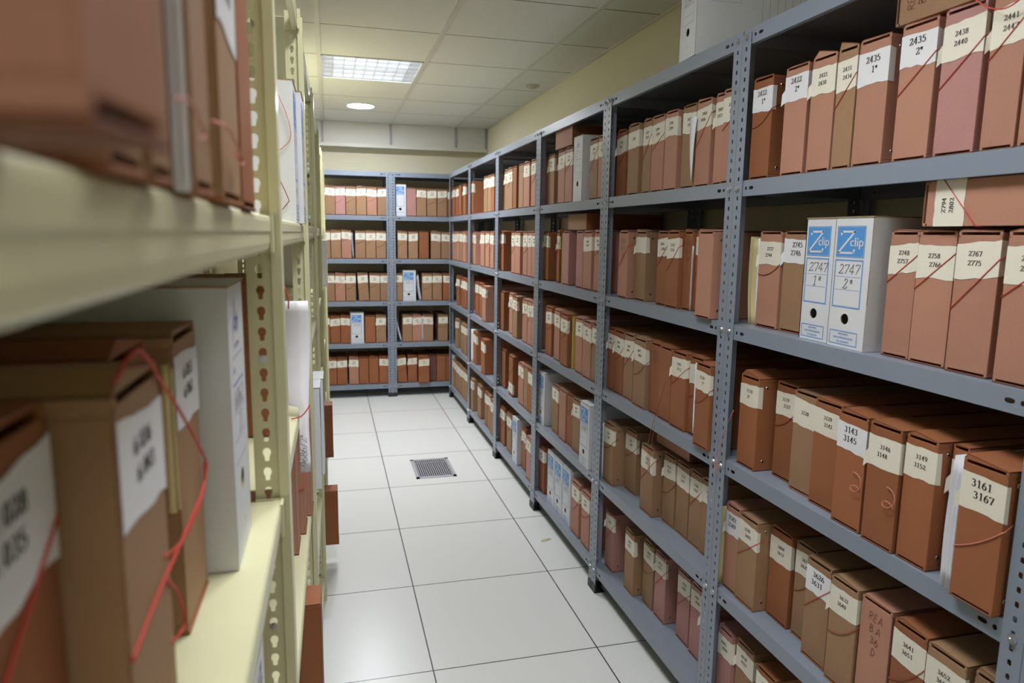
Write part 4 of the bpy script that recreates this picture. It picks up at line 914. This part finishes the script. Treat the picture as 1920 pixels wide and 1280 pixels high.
left_box(.600, .086, fx(-.0640, .64), 4, 'terracotta', '', 'terracotta box half hidden by the cream post, upper shelf', seed=10)
sheaf('paper_sheet', 'white sheet edge between the tan boxes on the upper cream shelf', LW(.3575, fx(-.0605, .357), LLEV[4]), ANG, 3, .0015, .24, .0035, .0, rs, 'paper', .0)
left_box(.700, .090, fx(-.085, .75), 2, 'kraft', '6.210|6.218', 'tan box low on the cream rack at the bottom left', None, seed=11)
# next bays of the cream rack
left_case('z', 1.500, .114, fx(-.060, 1.55), 4, '6100|1ª', 'white file case with blue title block behind the cream post, nearer of two')
left_case('z', 1.618, .114, fx(-.049, 1.68), 4, '6100|2ª', 'white file case with blue title block behind the cream post, farther of two', 1)
left_box(1.155, .088, fx(-.082, 1.2), 3, 'terracotta', '', 'terracotta box behind the hanging white sheet, second cream bay', seed=12)
left_box(1.315, .088, fx(-.088, 1.36), 3, 'kraft', '', 'tan box beyond the hanging white sheet, second cream bay', seed=13)
for i, (a, X, lb) in enumerate(((1.478, -.078, 'nearest'), (1.583, -.066, 'middle'), (1.690, -.054, 'farthest'))):
    left_box(a, .094, fx(X, a), 2, 'salmon', '', 'salmon box below the hanging sheet, %s of three on that shelf' % lb, 'd' if i == 1 else None, seed=14 + i)
left_box(1.45, .086, fx(-.034, 1.5), 1, 'terracotta', '', 'terracotta box jutting out low in the second cream bay', seed=18)
left_case('z', 1.875, .113, fx(-.032, 1.93), 2, '6120|', 'bluish white file case jutting out low, third cream bay, nearer', 2)
left_case('z', 1.992, .113, fx(-.024, 2.05), 2, '6121|', 'bluish white file case jutting out low, third cream bay, farther', 3)
left_box(3.235, .09, fx(-.000, 3.28), 1, 'terracotta', '', 'brown box jutting into the aisle, second lowest shelf of cream rack', seed=19)
left_box(3.06, .09, fx(.014, 3.1), 0, 'terracotta', '', 'brown box jutting into the aisle, lowest shelf of cream rack', seed=20)
left_case('z', 4.40, .112, fx(-.008, 4.45), 3, '6300|', 'white file case jutting out at the far end of the cream rack', 4)
# the white sheet that hangs out into the aisle
mb = MB(); N = 16; y0 = 1.285; prev = None
for i in range(N + 1):
    q = i / N; z = 1.365 - .305 * q; xl = -.078 + .006 * q; xr = -.0375 + .002 * math.sin(q * 7) - .003 * q; yy = y0 + .010 * math.sin(q * 5.5) - .02 * q * q
    if z < 1.187: xl = -.0575
    cur = ((xl - .06 if z >= 1.187 else xl - .0005, yy + (.012 if z >= 1.187 else 0), z), (xl, yy, z), ((xl + xr) / 2, yy - .003, z), (xr, yy + .003 * math.sin(q * 9), z))
    if prev:
        for k in range(3): mb.quad(prev[k], prev[k + 1], cur[k + 1], cur[k])
    prev = cur
t = thing('paper_sheet', 'long white sheet with a handwritten number hanging out of the cream rack', 'papers', (0, 0, 0))
solid(part('sheet', smooth(mb.mesh('sheet', ['paper'], True)), t), .0005, 0)
mb = MB(); strokes(mb, '9686/2ª', 0, 0, .014, .08, .06, .1, 0, lambda u, v: (-.045 - v * .9, 1.249 - .0, 1.072 + u), adv=.62, jit=.02, rs=rs)
part('handwriting', mb.mesh('handwriting', ['pencil']), t, label='grey handwritten number')
# cords on the left
hanging('red_cord', [(-.1025, .372, 1.4125), (-.1015, .415, 1.421), (-.102, .469, 1.39), (-.103, .526, 1.355), (-.103, .594, 1.306), (-.103, .604, 1.289), (-.103, .578, 1.278), (-.103, .502, 1.274), (-.103, .437, 1.272), (-.104, .372, 1.264)], 'red_cord', 'long red cord looping across the boxes on the cream rack', .0012)
hanging('red_cord', [(-.1035, .601, 1.297), (-.103, .585, 1.276), (-.1035, .512, 1.271), (-.104, .448, 1.285)], 'red_cord', 'short red cord doubling back beside the long red cord', .0010)
hanging('red_cord', [(-.1035, .449, 1.270), (-.103, .477, 1.247), (-.1035, .494, 1.214), (-.104, .454, 1.224)], 'red_cord', 'short red cord tail hanging below the long red cord', .0010)
hanging('pink_cord', [(-.056, .303, 1.536), (-.054, .318, 1.538), (-.054, .334, 1.537), (-.054, .349, 1.533), (-.054, .359, 1.530), (-.054, .352, 1.527), (-.054, .341, 1.526)], 'pink_cord', 'pink twisted cord curling down between upper tan boxes, nearer one', .0007)
hanging('pink_cord', [(-.056, .395, 1.541), (-.054, .437, 1.544), (-.054, .472, 1.541), (-.054, .503, 1.535), (-.054, .517, 1.532), (-.054, .500, 1.529), (-.054, .488, 1.531), (-.055, .490, 1.536)], 'pink_cord', 'pink twisted cord curling down by the torn label, farther one', .0008)
hanging('pink_cord', [(-.090, 1.492, 1.755), (-.074, 1.492, 1.716), (-.067, 1.492, 1.688), (-.067, 1.492, 1.669), (-.074, 1.492, 1.657), (-.090, 1.492, 1.643)], 'pink_cord', 'pink cord hanging on the side of the white file case, upper loop', .0010)
hanging('brown_cord', [(-.092, 1.492, 1.592), (-.075, 1.492, 1.551), (-.076, 1.492, 1.543), (-.088, 1.492, 1.528)], 'brown_cord', 'brownish cord hanging on the side of the white file case, lower loop', .0010)
hanging('red_cord', [(-.070, 1.252, 1.160), (-.055, 1.250, 1.164), (-.046, 1.251, 1.172), (-.038, 1.254, 1.184)], 'red_cord', 'red cord tied round the hanging white sheet', .0012)
hanging('red_cord', [(-.080, 1.150, 1.4095), (-.070, 1.146, 1.403), (-.063, 1.145, 1.385), (-.063, 1.146, 1.366)], 'red_cord', 'red cord down the side of the box behind the post', .0012)

# white transfer case on top of the grey rack
tb = file_case('r', (1.052, 1.995, LEV[5]), R(0), .114, '2397|', 'large white file case with barcode print standing on top of the grey rack', 'white file cases', random.Random(5), rot=(0, 0, R(-4)), barcode=True)
